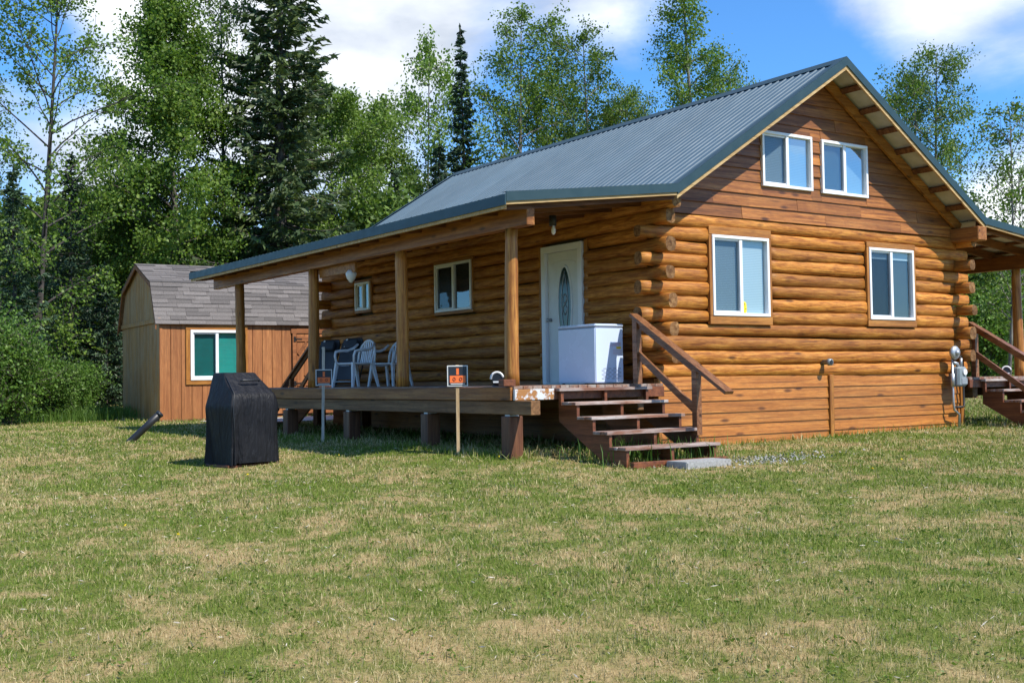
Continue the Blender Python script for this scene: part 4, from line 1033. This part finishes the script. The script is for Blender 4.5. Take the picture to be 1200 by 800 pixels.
# fly rafters
for xx in (-0.10, SL+0.07):
    for (a, b) in zip(PROF[:-1], PROF[1:]):
        MB().prism([(a[0], a[1]-0.012), (b[0], b[1]-0.012), (b[0], b[1]-0.10), (a[0], a[1]-0.10)], 'x', xx, xx+0.022).build('rake_board', M['shed_trim'], shed)

# ------------------------------------------------------------------ trees
def leaves_np(rs, C, size, elong=1.5, dirs=None, flat=0.0):
    n = len(C); a = rs.normal(size=(n, 3))
    if dirs is not None: a = dirs+0.45*a
    a /= np.linalg.norm(a, axis=1)[:, None]
    b = rs.normal(size=(n, 3)); b[:, 2] *= (1-flat); b -= a*(a*b).sum(1)[:, None]; b /= np.linalg.norm(b, axis=1)[:, None]+1e-9
    s = size*rs.uniform(0.65, 1.35, n)[:, None]
    V = np.stack([C-a*s*elong*0.5, C+b*s*0.5, C+a*s*elong*0.5, C-b*s*0.5], 1).reshape(-1, 3)
    F = np.arange(4*n).reshape(n, 4); return V, F

def bez(p, d, L, droop, k, rs, wob=0.06):
    pts = [p]; d = d/np.linalg.norm(d)
    for i in range(k):
        d = d+np.array([0, 0, -droop/k])+rs.normal(size=3)*wob; d /= np.linalg.norm(d); pts.append(pts[-1]+d*L/k)
    return pts
def broadleaf(seed, H, Rc, cb, nl, leaf_n, leaf_s, trunk_r, up=0.75, stems=1, profile='oval', clump=0.22, bare=0.0):
    rs = np.random.RandomState(seed); mb = MB(); C = []
    for s in range(stems):
        lean = rs.normal(size=2)*0.05+(0 if stems == 1 else 1)*np.array([math.cos(s*2.4+seed), math.sin(s*2.4+seed)])*0.10
        k = 12; tr = []
        for i in range(k+1):
            t = i/k; tr.append(np.array([lean[0]*H*t*(1.0-0.35*t)+0.12*math.sin(3*t+seed+s), lean[1]*H*t*(1-0.35*t)+0.10*math.cos(2.5*t+seed), H*t*(1-0.08*s)]))
        tr[0][2] = -0.4
        rad = [trunk_r*(1-0.93*(i/k))*(1.0 if s == 0 else 0.75)+0.006 for i in range(k+1)]
        mb.tube(tr, rad, 8)
        tips = []
        for j in range(nl):
            t = cb+(1-cb)*((j+rs.rand()*0.8)/nl)**0.95; f = t*k; i = min(int(f), k-1); p = tr[i]+(tr[i+1]-tr[i])*(f-i)
            tt = (t-cb)/(1-cb)
            pr = {'oval': math.sin(math.pi*(0.12+0.83*tt))**0.8, 'cone': (1-tt)**0.75*0.95+0.12, 'top': math.sin(math.pi*(0.05+0.75*tt))}[profile]
            L = Rc*pr*rs.uniform(0.65, 1.25)*1.15; az = j*2.4+rs.uniform(-0.5, 0.5)+s
            d = np.array([math.cos(az), math.sin(az), up*rs.uniform(0.5, 1.4)+0.4*tt])
            pts = bez(p, d, L, 0.35, 5, rs); r0 = max(0.012, rad[i]*0.42)
            mb.tube(pts, [r0*(1-0.85*q/5)+0.004 for q in range(6)], 5, False)
            for q in range(2, 6):
                for w in range(2 if L > 0.8 else 1):
                    d2 = (pts[q]-pts[q-1]); d2 = d2/np.linalg.norm(d2)+rs.normal(size=3)*0.75
                    tw = bez(pts[q], d2, L*rs.uniform(0.22, 0.45)+0.15, 0.5, 3, rs, 0.12)
                    mb.tube(tw, [0.010, 0.008, 0.006, 0.004], 3, False)
                    if rs.rand() > bare: tips += tw[1:]
                if rs.rand() > bare: tips.append(pts[q])
        tips.append(tr[-1]); tips.append(tr[-2])
        T = np.array(tips); n = leaf_n//stems
        wgt = rs.uniform(0.15, 1.0, len(T))**1.5; wgt /= wgt.sum()
        idx = rs.choice(len(T), n, p=wgt); c = T[idx]+rs.normal(size=(n, 3))*clump*np.array([1, 1, 0.85]); C.append(c)
    return mb, np.concatenate(C), leaf_s, rs
def spruce(seed, H, Rb, z0, dz, nb, leaf_s, trunk_r, dens=1.0, droop=0.35, ragged=0.3, skip=0.0):
    rs = np.random.RandomState(seed); mb = MB(); C = []; D = []
    k = 14; tr = [np.array([0.10*math.sin(1.3*i/k*3+seed)*i/k, 0.10*math.cos(1.1*i/k*3+seed)*i/k, H*i/k]) for i in range(k+1)]; tr[0][2] = -0.4
    mb.tube(tr, [trunk_r*(1-0.96*i/k)+0.008 for i in range(k+1)], 8)
    z = z0; lay = 0
    while z < H-0.15:
        t = (z-z0)/(H-z0); f = z/H*k; i = min(int(f), k-1); p = tr[i]+(tr[i+1]-tr[i])*(f-i)
        layer = rs.uniform(1-ragged, 1+ragged*0.6)
        n = max(3, int(nb*(1-0.45*t)))
        for b in range(n):
            if rs.rand() < skip: continue
            L = (Rb*(1-t)**0.85+0.10)*layer*rs.uniform(1-ragged, 1.12); az = lay*1.1+b*2*math.pi/n+rs.uniform(-.35, .35)
            d = np.array([math.cos(az), math.sin(az), 0.30*t-0.05]); m_ = 6
            pts = [p+np.array([0, 0, rs.uniform(-.1, .1)])]; sag = droop*(1-0.6*t)
            for q in range(1, m_+1):
                u = q/m_; pts.append(pts[0]+np.array([d[0]*L*u, d[1]*L*u, d[2]*L*u-sag*L*(math.sin(u*2.2)*0.62)+0.10*L*u*u]))
            mb.tube(pts, [max(0.006, trunk_r*0.16*(1-t)*(1-0.9*q/m_))+0.003 for q in range(m_+1)], 4, False)
            cnt = int((6+L*17)*dens); 
            u = rs.uniform(0.12, 1.03, cnt)**0.8; P = np.array(pts); fi = np.clip(u*m_, 0, m_-1e-3); i0 = fi.astype(int); fr = (fi-i0)[:, None]
            base = P[i0]*(1-fr)+P[i0+1]*fr; side = np.array([-d[1], d[0], 0]); w = rs.uniform(-1, 1, cnt)*(0.34*L*(1-u*0.78)+0.07)
            pos = base+side[None]*w[:, None]+np.stack([np.zeros(cnt), np.zeros(cnt), -np.abs(w)*0.35-rs.rand(cnt)*0.10*min(1, L)], 1)
            dv = d[None]*0.8+side[None]*np.sign(w)[:, None]*0.55+np.array([0, 0, -0.35])[None]
            C.append(pos); D.append(dv)
        z += dz*rs.uniform(0.75, 1.25)*(1-0.35*t); lay += 1
    top = np.array([tr[-1]+np.array([0, 0, -0.06*i]) for i in range(8)]); C.append(top); D.append(np.tile([0, 0, 1.0], (8, 1)))
    return mb, np.concatenate(C), np.concatenate(D), leaf_s, rs

PROTO = {}
def proto_broad(key, leafmat, barkmat, *a, **k):
    mb, C, s, rs = broadleaf(*a, **k); V, F = leaves_np(rs, C, s, 1.35)
    tm = mb.mesh('trunk', True); tm.materials.append(M[barkmat]); PROTO[key] = (tm, np_mesh('crown', V, F, M[leafmat]))
def proto_spruce(key, leafmat, *a, **k):
    mb, C, D, s, rs = spruce(*a, **k); V, F = leaves_np(rs, C, s, 3.0, D)
    tm = mb.mesh('trunk', True); tm.materials.append(M['bark']); PROTO[key] = (tm, np_mesh('crown', V, F, M[leafmat]))
def tree(name, key, px, depth, h, label, cat='tree', rz=0.0, sx=1.0, group=None, H0=None):
    p = CAM+FW*depth+RT*((px-600)/FPX*depth)
    t = thing(name, label, cat, (p.x, p.y, zg(p.x, p.y)), rz, group)
    tm, cm_ = PROTO[key]; s = h/PROTO_H[key]; t.scale = (s*sx, s*sx, s)
    link('trunk', tm, t); link('crown', cm_, t); return t
PROTO_H = dict(birchA=14.0, birchB=13.0, birchC=12.0, aspen=15.0, dense=13.0, light=10.0, sparse=9.0, thin=8.0, spr_big=17.0, spr_slim=14.0, spr_small=7.0, spr_mid=11.0, shrubA=3.0, shrubB=2.4)
proto_broad('birchA', 'birch_leaf', 'dark_bark', 11, 14.0, 2.7, 0.10, 46, 17000, 0.072, 0.10, up=0.95, clump=0.15)
proto_broad('birchB', 'birch_leaf', 'birch_bark', 23, 13.0, 2.1, 0.25, 34, 16000, 0.068, 0.12, up=0.9, clump=0.15)
proto_broad('birchC', 'birch_leaf', 'birch_bark', 31, 12.0, 2.4, 0.15, 30, 22000, 0.070, 0.13, up=0.8, stems=2, clump=0.17)
proto_broad('aspen', 'birch_leaf', 'birch_bark', 47, 15.0, 1.9, 0.2, 46, 26000, 0.066, 0.14, up=1.0, profile='cone', clump=0.18)
proto_broad('dense', 'birch_leaf', 'bark', 53, 13.0, 2.7, 0.10, 60, 62000, 0.085, 0.16, up=0.6, profile='cone', clump=0.22)
proto_broad('light', 'birch_light', 'birch_bark', 61, 10.0, 2.3, 0.12, 40, 34000, 0.075, 0.11, up=0.8, clump=0.19)
proto_broad('sparse', 'birch_light', 'birch_bark', 67, 9.0, 1.5, 0.25, 26, 9000, 0.075, 0.07, up=1.0, clump=0.16, bare=0.25)
proto_broad('thin', 'birch_leaf', 'birch_bark', 71, 8.0, 1.2, 0.2, 26, 4000, 0.065, 0.05, up=1.1, clump=0.13, bare=0.3)
proto_spruce('spr_big', 'spruce', 5, 17.0, 3.3, 1.0, 0.31, 8, 0.10, 0.26, dens=2.1, droop=0.42, ragged=0.38, skip=0.06)
proto_spruce('spr_slim', 'spruce_dark', 9, 14.0, 1.25, 1.2, 0.27, 7, 0.085, 0.13, dens=1.7, droop=0.45, ragged=0.35, skip=0.05)
proto_spruce('spr_small', 'spruce_dark', 13, 7.0, 1.5, 0.2, 0.20, 8, 0.075, 0.09, dens=1.6, droop=0.25, ragged=0.25)
proto_spruce('spr_mid', 'spruce_dark', 17, 11.0, 2.0, 0.3, 0.27, 7, 0.085, 0.14, dens=1.6, droop=0.35, ragged=0.35, skip=0.05)
proto_broad('shrubA', 'shrub', 'bark', 83, 3.0, 1.35, 0.04, 20, 11000, 0.075, 0.035, up=0.9, stems=4, clump=0.17)
proto_broad('shrubB', 'shrub', 'bark', 89, 2.4, 1.2, 0.04, 16, 11000, 0.075, 0.03, up=0.9, stems=4, clump=0.16)

tree('birch_tree', 'birchA', 42, 31, 13.2, 'tall leafy birch with dark trunk at the left edge of the photo', rz=0.6)
tree('birch_tree', 'birchB', -44, 36, 11.0, 'birch cut off by the left edge of the photo', rz=2.0)
tree('birch_tree', 'dense', 214, 36.5, 12.6, 'dense green birch between the left birch and the big spruce', rz=1.1, sx=0.95)
tree('birch_tree', 'birchB', 262, 39, 14.6, 'slim birch top rising just left of the big spruce', rz=4.0, sx=0.8)
tree('spruce_tree', 'spr_big', 330, 37.5, 17.6, 'big ragged spruce with hanging boughs behind the shed', 'tree', rz=0.3, sx=1.0)
tree('spruce_tree', 'spr_mid', 84, 33, 7.4, 'dark spruce below the tall left birch', rz=1.0)
tree('spruce_tree', 'spr_mid', 18, 30, 6.6, 'dark spruce above the bushes at far left', rz=2.2)
tree('spruce_tree', 'spr_small', 124, 33, 4.2, 'small dark spruce beside the shed gable', rz=0.2)
tree('birch_tree', 'light', 398, 41, 10.4, 'pale green birch right behind the big spruce', rz=0.4)
tree('birch_tree', 'light', 436, 45, 10.4, 'pale green birch left of the small spruces over the roof', rz=2.6)
tree('birch_tree', 'light', 108, 37, 6.4, 'low bright green birch between the left birch and the shed', rz=1.4, sx=1.15)
tree('birch_tree', 'light', 158, 38, 7.0, 'bright green birch directly above the shed gable', rz=3.4, sx=1.1)
tree('aspen_tree', 'sparse', 503, 49, 14.2, 'thin pale aspen left of the slim pointed spruce', rz=0.4, sx=0.75)
tree('spruce_tree', 'spr_slim', 547, 44, 13.9, 'slim pointed dark spruce standing alone above the roof', rz=0.8, sx=0.95)
tree('spruce_tree', 'spr_small', 514, 42, 9.0, 'bushy dark spruce below the slim pointed spruce', rz=1.8, sx=0.75)
tree('spruce_tree', 'spr_small', 466, 42, 8.2, 'dark spruce between pale birches above the porch roof', rz=0.1, sx=0.7)
tree('birch_tree', 'birchB', 612, 42, 13.6, 'airy birch right of the slim pointed spruce', rz=0.3, sx=1.0)
tree('birch_tree', 'birchC', 655, 45, 12.3, 'low spreading birch in the middle above the roof', rz=1.7)
tree('birch_tree', 'birchB', 697, 43, 13.0, 'airy birch above the middle of the roof', rz=3.1, sx=0.95)
tree('spruce_tree', 'spr_small', 716, 44, 10.8, 'dark spruce half hidden among the birches above the roof', rz=0.9, sx=0.55)
tree('birch_tree', 'birchC', 752, 44, 11.4, 'birch just left of the tall aspen over the roof', rz=2.4, sx=0.8)
tree('aspen_tree', 'aspen', 836, 40, 14.9, 'tall aspen rising over the middle of the ridge', rz=0.5, sx=1.0)
tree('birch_tree', 'birchC', 866, 43, 11.6, 'birch top right of the tall aspen, just over the ridge', rz=4.4, sx=0.75)
tree('birch_tree', 'birchC', 1098, 41, 11.9, 'full birch right of the gable peak', rz=0.9, sx=0.85)
tree('birch_tree', 'birchB', 1062, 43, 11.0, 'birch half hidden by the right roof slope', rz=5.0, sx=0.8)
tree('young_tree', 'thin', 1178, 36, 8.6, 'thin nearly bare young tree at the right edge of the photo', rz=0.4)
tree('young_tree', 'thin', 1196, 39, 7.2, 'short thin young tree over the right porch roof', rz=2.4)
# bushes
tree('alder_bush', 'shrubA', 8, 27, 2.0, 'leafy alder bush at the left edge of the lawn', 'bush', 0.3)
tree('alder_bush', 'shrubA', -26, 26, 2.3, 'alder bush cut by the left edge of the photo', 'bush', 2.3)
tree('alder_bush', 'shrubB', 58, 28.5, 1.25, 'low alder bush nearest the shed gable', 'bush', 1.3)
tree('alder_bush', 'shrubB', 92, 32, 1.2, 'small bush in the shade behind the low alder', 'bush', 3.3)
tree('alder_bush', 'shrubB', 1156, 44, 2.8, 'bush beyond the drive behind the right porch', 'bush', 0.8)

# the wood behind the buildings and, unseen, behind the camera: one mass of trees
rs = np.random.RandomState(101); VV = []; FF = []; off = 0; TM = MB()
def far_tree(px, depth, h, kind, seed): far_tree_at(CAM+FW*depth+RT*((px-600)/FPX*depth), h, kind, seed)
def far_tree_at(p, h, kind, seed):
    global off
    b = np.array([p.x, p.y, zg(p.x, p.y)])
    if kind == 'b':
        mb, C, s, r_ = broadleaf(seed, h, h*0.19, 0.05, 16, 7000, 0.155, 0.10, up=0.7, clump=0.36); V, F = leaves_np(r_, C, s, 1.3)
    else:
        mb, C, D, s, r_ = spruce(seed, h, h*0.17, 0.2, 0.42, 7, 0.15, 0.10, dens=0.9, ragged=0.3); V, F = leaves_np(r_, C, s, 3.0, D)
    VV.append(V+b); FF.append(F+off); off += len(V)
    tb = MB(); k = 5; TM.tube([b+np.array([0, 0, -0.3]), b+np.array([0, 0, h*0.8])], [0.13, 0.03], 5)
i = 0
for (a, b_, st, d0, d1, h0, h1, sp) in ((-120, 480, 20, 38, 46, 4.0, 6.8, 0.22), (-120, 480, 40, 50, 58, 5.5, 8.0, 0.3), (480, 1000, 60, 50, 58, 5.5, 7.0, 0.35), (1000, 1330, 24, 47, 56, 4.5, 6.5, 0.4)):
    x = a
    while x < b_:
        far_tree(x+rs.uniform(-9, 9), rs.uniform(d0, d1), rs.uniform(h0, h1), 's' if rs.rand() < sp else 'b', 200+i); i += 1; x += st
for a in range(26):  # unseen ring of trees behind the camera, added to darken window reflections
    th = R(100+160*a/25+rs.uniform(-2, 2)); dd = rs.uniform(38, 48)
    far_tree_at(CAM+(FW*math.cos(th)+RT*math.sin(th))*dd, rs.uniform(8, 12.5), 's' if rs.rand() < 0.5 else 'b', 400+a)
fo = link('background_wood', np_mesh('background_wood', np.concatenate(VV), np.concatenate(FF), M['far_leaf']), kind='stuff')
tag(fo, 'mass of mixed green trees behind the cabin and shed, and unseen behind the camera', 'woods')
tmo = TM.build('trunks', M['bark'], fo, True, kind='stuff')

# ------------------------------------------------------------------ grass
rs = np.random.RandomState(5)
def scatter(d0, d1, dens):
    out_ = []; d = d0
    while d < d1:
        st = 0.5; w = d*0.46+1.6; n = int(dens(d+st/2)*st*2*w)
        dd = rs.uniform(d, d+st, n); la = rs.uniform(-1, 1, n)*w
        out_.append(np.stack([CAM.x+FW.x*dd+RT.x*la, CAM.y+FW.y*dd+RT.y*la, dd], 1)); d += st
    return np.concatenate(out_)
P = scatter(3.6, 34.0, lambda d: 5200*min(1, (6.0/d))**1.7)
x, y, d = P.T
ok = ~((x > -0.05) & (x < WD+0.05) & (y > -0.02) & (y < LN))
ok &= ~((np.abs(x-sx_) < 0.40) & (np.abs(y-sy_) < 0.19))
lx = (x-sc.x)*ex_.x+(y-sc.y)*ex_.y; ly = -(x-sc.x)*ex_.y+(y-sc.y)*ex_.x; lx = lx/SK; ly = ly/SK
ok &= ~((lx > -0.05) & (lx < SL) & (ly > -0.05) & (ly < SD))
ca, sa = math.cos(-gr.rotation_euler.z), math.sin(-gr.rotation_euler.z); qx = (x-gx)*ca-(y-gy)*sa; qy = (x-gx)*sa+(y-gy)*ca
ok &= ~((np.abs(qx) < 0.5) & (np.abs(qy) < 0.34))
ok &= ~((x > -1.4) & (y > 12.2) & (ly < -0.3))
ok &= ~((x > -2.2) & (x < -0.05) & (y > 0.6) & (y < 10) & (rs.rand(len(x)) < 0.75))
x, y, d, lx, ly = x[ok], y[ok], d[ok], lx[ok], ly[ok]; n = len(x); z = gz(x, y)
hgt = np.minimum(rs.gamma(4, 0.0078, n), 0.05)*np.clip(0.9+0.01*d, 0.9, 1.15)
tuft = (np.sin(x*2.1+1.3*np.sin(y*1.7))*np.cos(y*1.9+1.1*np.sin(x*1.3))); hgt *= 1+0.35*np.clip(tuft, 0, 1)
edge = ((x > -2.9) & (x < 0) & (y > -0.2) & (y < 10)) | ((x > -1.9) & (x < -0.2) & (y > -1.5) & (y < 0.2)) | ((y > -0.22) & (y < 0.05) & (x > 0)) | ((x > WD) & (y > -1.5)) | ((ly > -0.3) & (ly < 3.4) & (lx > -0.5) & (lx < SL))
hgt = np.where(edge, hgt*rs.uniform(1.3, 2.4, n), hgt)
wd = 0.0027*np.clip(d/6.5, 0.8, 4.2)*rs.uniform(0.7, 1.3, n)
az = rs.uniform(0, 2*np.pi, n); lean = np.abs(rs.normal(0.55, 0.45, n)); la = rs.uniform(0, 2*np.pi, n)
u = np.stack([np.cos(az), np.sin(az), np.zeros(n)], 1)*wd[:, None]
B = np.stack([x, y, z-0.008], 1); mid = B+np.stack([np.cos(la)*lean*0.35, np.sin(la)*lean*0.35, np.ones(n)*0.62], 1)*hgt[:, None]
tip = B+np.stack([np.cos(la)*lean, np.sin(la)*lean, np.clip(1.0-0.28*lean, 0.25, 1)], 1)*hgt[:, None]
V = np.stack([B-u, B+u, tip+u*0.22, tip-u*0.22], 1).reshape(-1, 3)
F = np.arange(4*n).reshape(n, 4)
go = link('lawn_grass', np_mesh('lawn_grass', V, F, M['grass']), kind='stuff')
tag(go, 'short patchy green and straw coloured lawn grass', 'grass')
# dandelions, broad weed leaves and dry litter in the lawn
nw = 5200; Q = scatter(4.2, 22.0, lambda d: 40); Q = Q[rs.permutation(len(Q))[:nw]]; Q = Q[~((Q[:,0] > -2.6) & (Q[:,1] > -0.3))]
C = []; D = []
for k in range(5):
    C.append(np.stack([Q[:,0]+rs.normal(size=len(Q))*0.035, Q[:,1]+rs.normal(size=len(Q))*0.035, gz(Q[:,0], Q[:,1])+rs.uniform(0.008, 0.035, len(Q))], 1)); D.append(np.stack([rs.normal(size=len(Q)), rs.normal(size=len(Q)), 0.25+0*Q[:,0]], 1))
V, F = leaves_np(rs, np.concatenate(C), 0.013, 2.3, np.concatenate(D))
tag(link('lawn_weeds', np_mesh('lawn_weeds', V, F, M['weed']), kind='stuff'), 'small broad leaved weeds scattered through the lawn', 'weeds')
Q = scatter(4.2, 20.0, lambda d: 14); Q = Q[~((Q[:,0] > -2.6) & (Q[:,1] > -0.3))]
V, F = leaves_np(rs, np.stack([Q[:,0], Q[:,1], gz(Q[:,0], Q[:,1])+0.018], 1), 0.006, 7.0, np.stack([rs.normal(size=len(Q)), rs.normal(size=len(Q)), 0.05+0*Q[:,0]], 1))
tag(link('dry_litter', np_mesh('dry_litter', V, F, M['stake_grey']), kind='stuff'), 'dry stalks and leaf litter lying in the lawn', 'litter')
Q = scatter(7.0, 17.0, lambda d: 0.18); Q = Q[~((Q[:,0] > -2.6) & (Q[:,1] > -0.3))]; hd = []
for (a, b, _) in Q: hd += [(a+rs.normal()*0.008, b+rs.normal()*0.008, zg(a, b)+0.05+rs.uniform(-.006, .008)) for _k in range(9)]
V, F = leaves_np(rs, np.array(hd), 0.014, 1.2)
tag(link('dandelions', np_mesh('dandelions', V, F, M['yellow']), kind='stuff'), 'tiny yellow dandelion heads dotted over the lawn', 'flowers')
# pebbly bare patch beside the slab
n = 650; px_ = 0.1+rs.normal(size=n)*0.6; py_ = -1.75+rs.normal(size=n)*0.22; V, F = leaves_np(rs, np.stack([px_, py_, gz(px_, py_)+0.012], 1), 0.024, 1.2, np.stack([rs.normal(size=n), rs.normal(size=n), 0*px_], 1), 0.3)
tag(link('pebbles', np_mesh('pebbles', V, F, M['gravel']), kind='stuff'), 'pale pebbles on the bare patch beside the concrete slab', 'pebbles')
# long grass by the shed and under the stairs
def tall(cx, cy, rx, ry, n, h, seed, label):
    r_ = np.random.RandomState(seed); px_ = cx+r_.normal(size=n)*rx*0.5; py_ = cy+r_.normal(size=n)*ry*0.5; pz = gz(px_, py_)
    hh = h*r_.uniform(0.5, 1.1, n); la = r_.uniform(0, 6.28, n); le = np.abs(r_.normal(0.35, 0.3, n)); a = r_.uniform(0, 6.28, n)
    u = np.stack([np.cos(a), np.sin(a), 0*a], 1)*0.006; B = np.stack([px_, py_, pz-0.01], 1)
    mid = B+np.stack([np.cos(la)*le*.35, np.sin(la)*le*.35, 0*la+0.65], 1)*hh[:, None]; tip = B+np.stack([np.cos(la)*le, np.sin(la)*le, 1-0.3*le], 1)*hh[:, None]
    V = np.stack([B-u, B+u, mid+u*.8, tip, tip, mid-u*.8], 1).reshape(-1, 3); i6 = np.arange(n)*6
    F = np.concatenate([np.stack([i6, i6+1, i6+2, i6+5], 1), np.stack([i6+5, i6+2, i6+3, i6+4], 1)])
    o = link('long_grass', np_mesh('long_grass', V, F, M['shrub']), kind='stuff'); tag(o, label, 'grass')
tall(-0.95, -0.95, 0.9, 0.6, 500, 0.34, 3, 'long grass growing up between the front stair treads')
p = CAM+FW*29.0-RT*10.3; tall(p.x, p.y, 2.2, 1.4, 2600, 0.42, 4, 'long bright grass along the foot of the shed gable')
for o in bpy.data.objects:
    if o.type == 'MESH' and o.parent is None and 'kind' not in o and 'label' not in o: print('UNTAGGED', o.name)
print('tris', sum(len(m_.loops)-2*len(m_.polygons) for m_ in bpy.data.meshes), 'objects', len(bpy.data.objects))
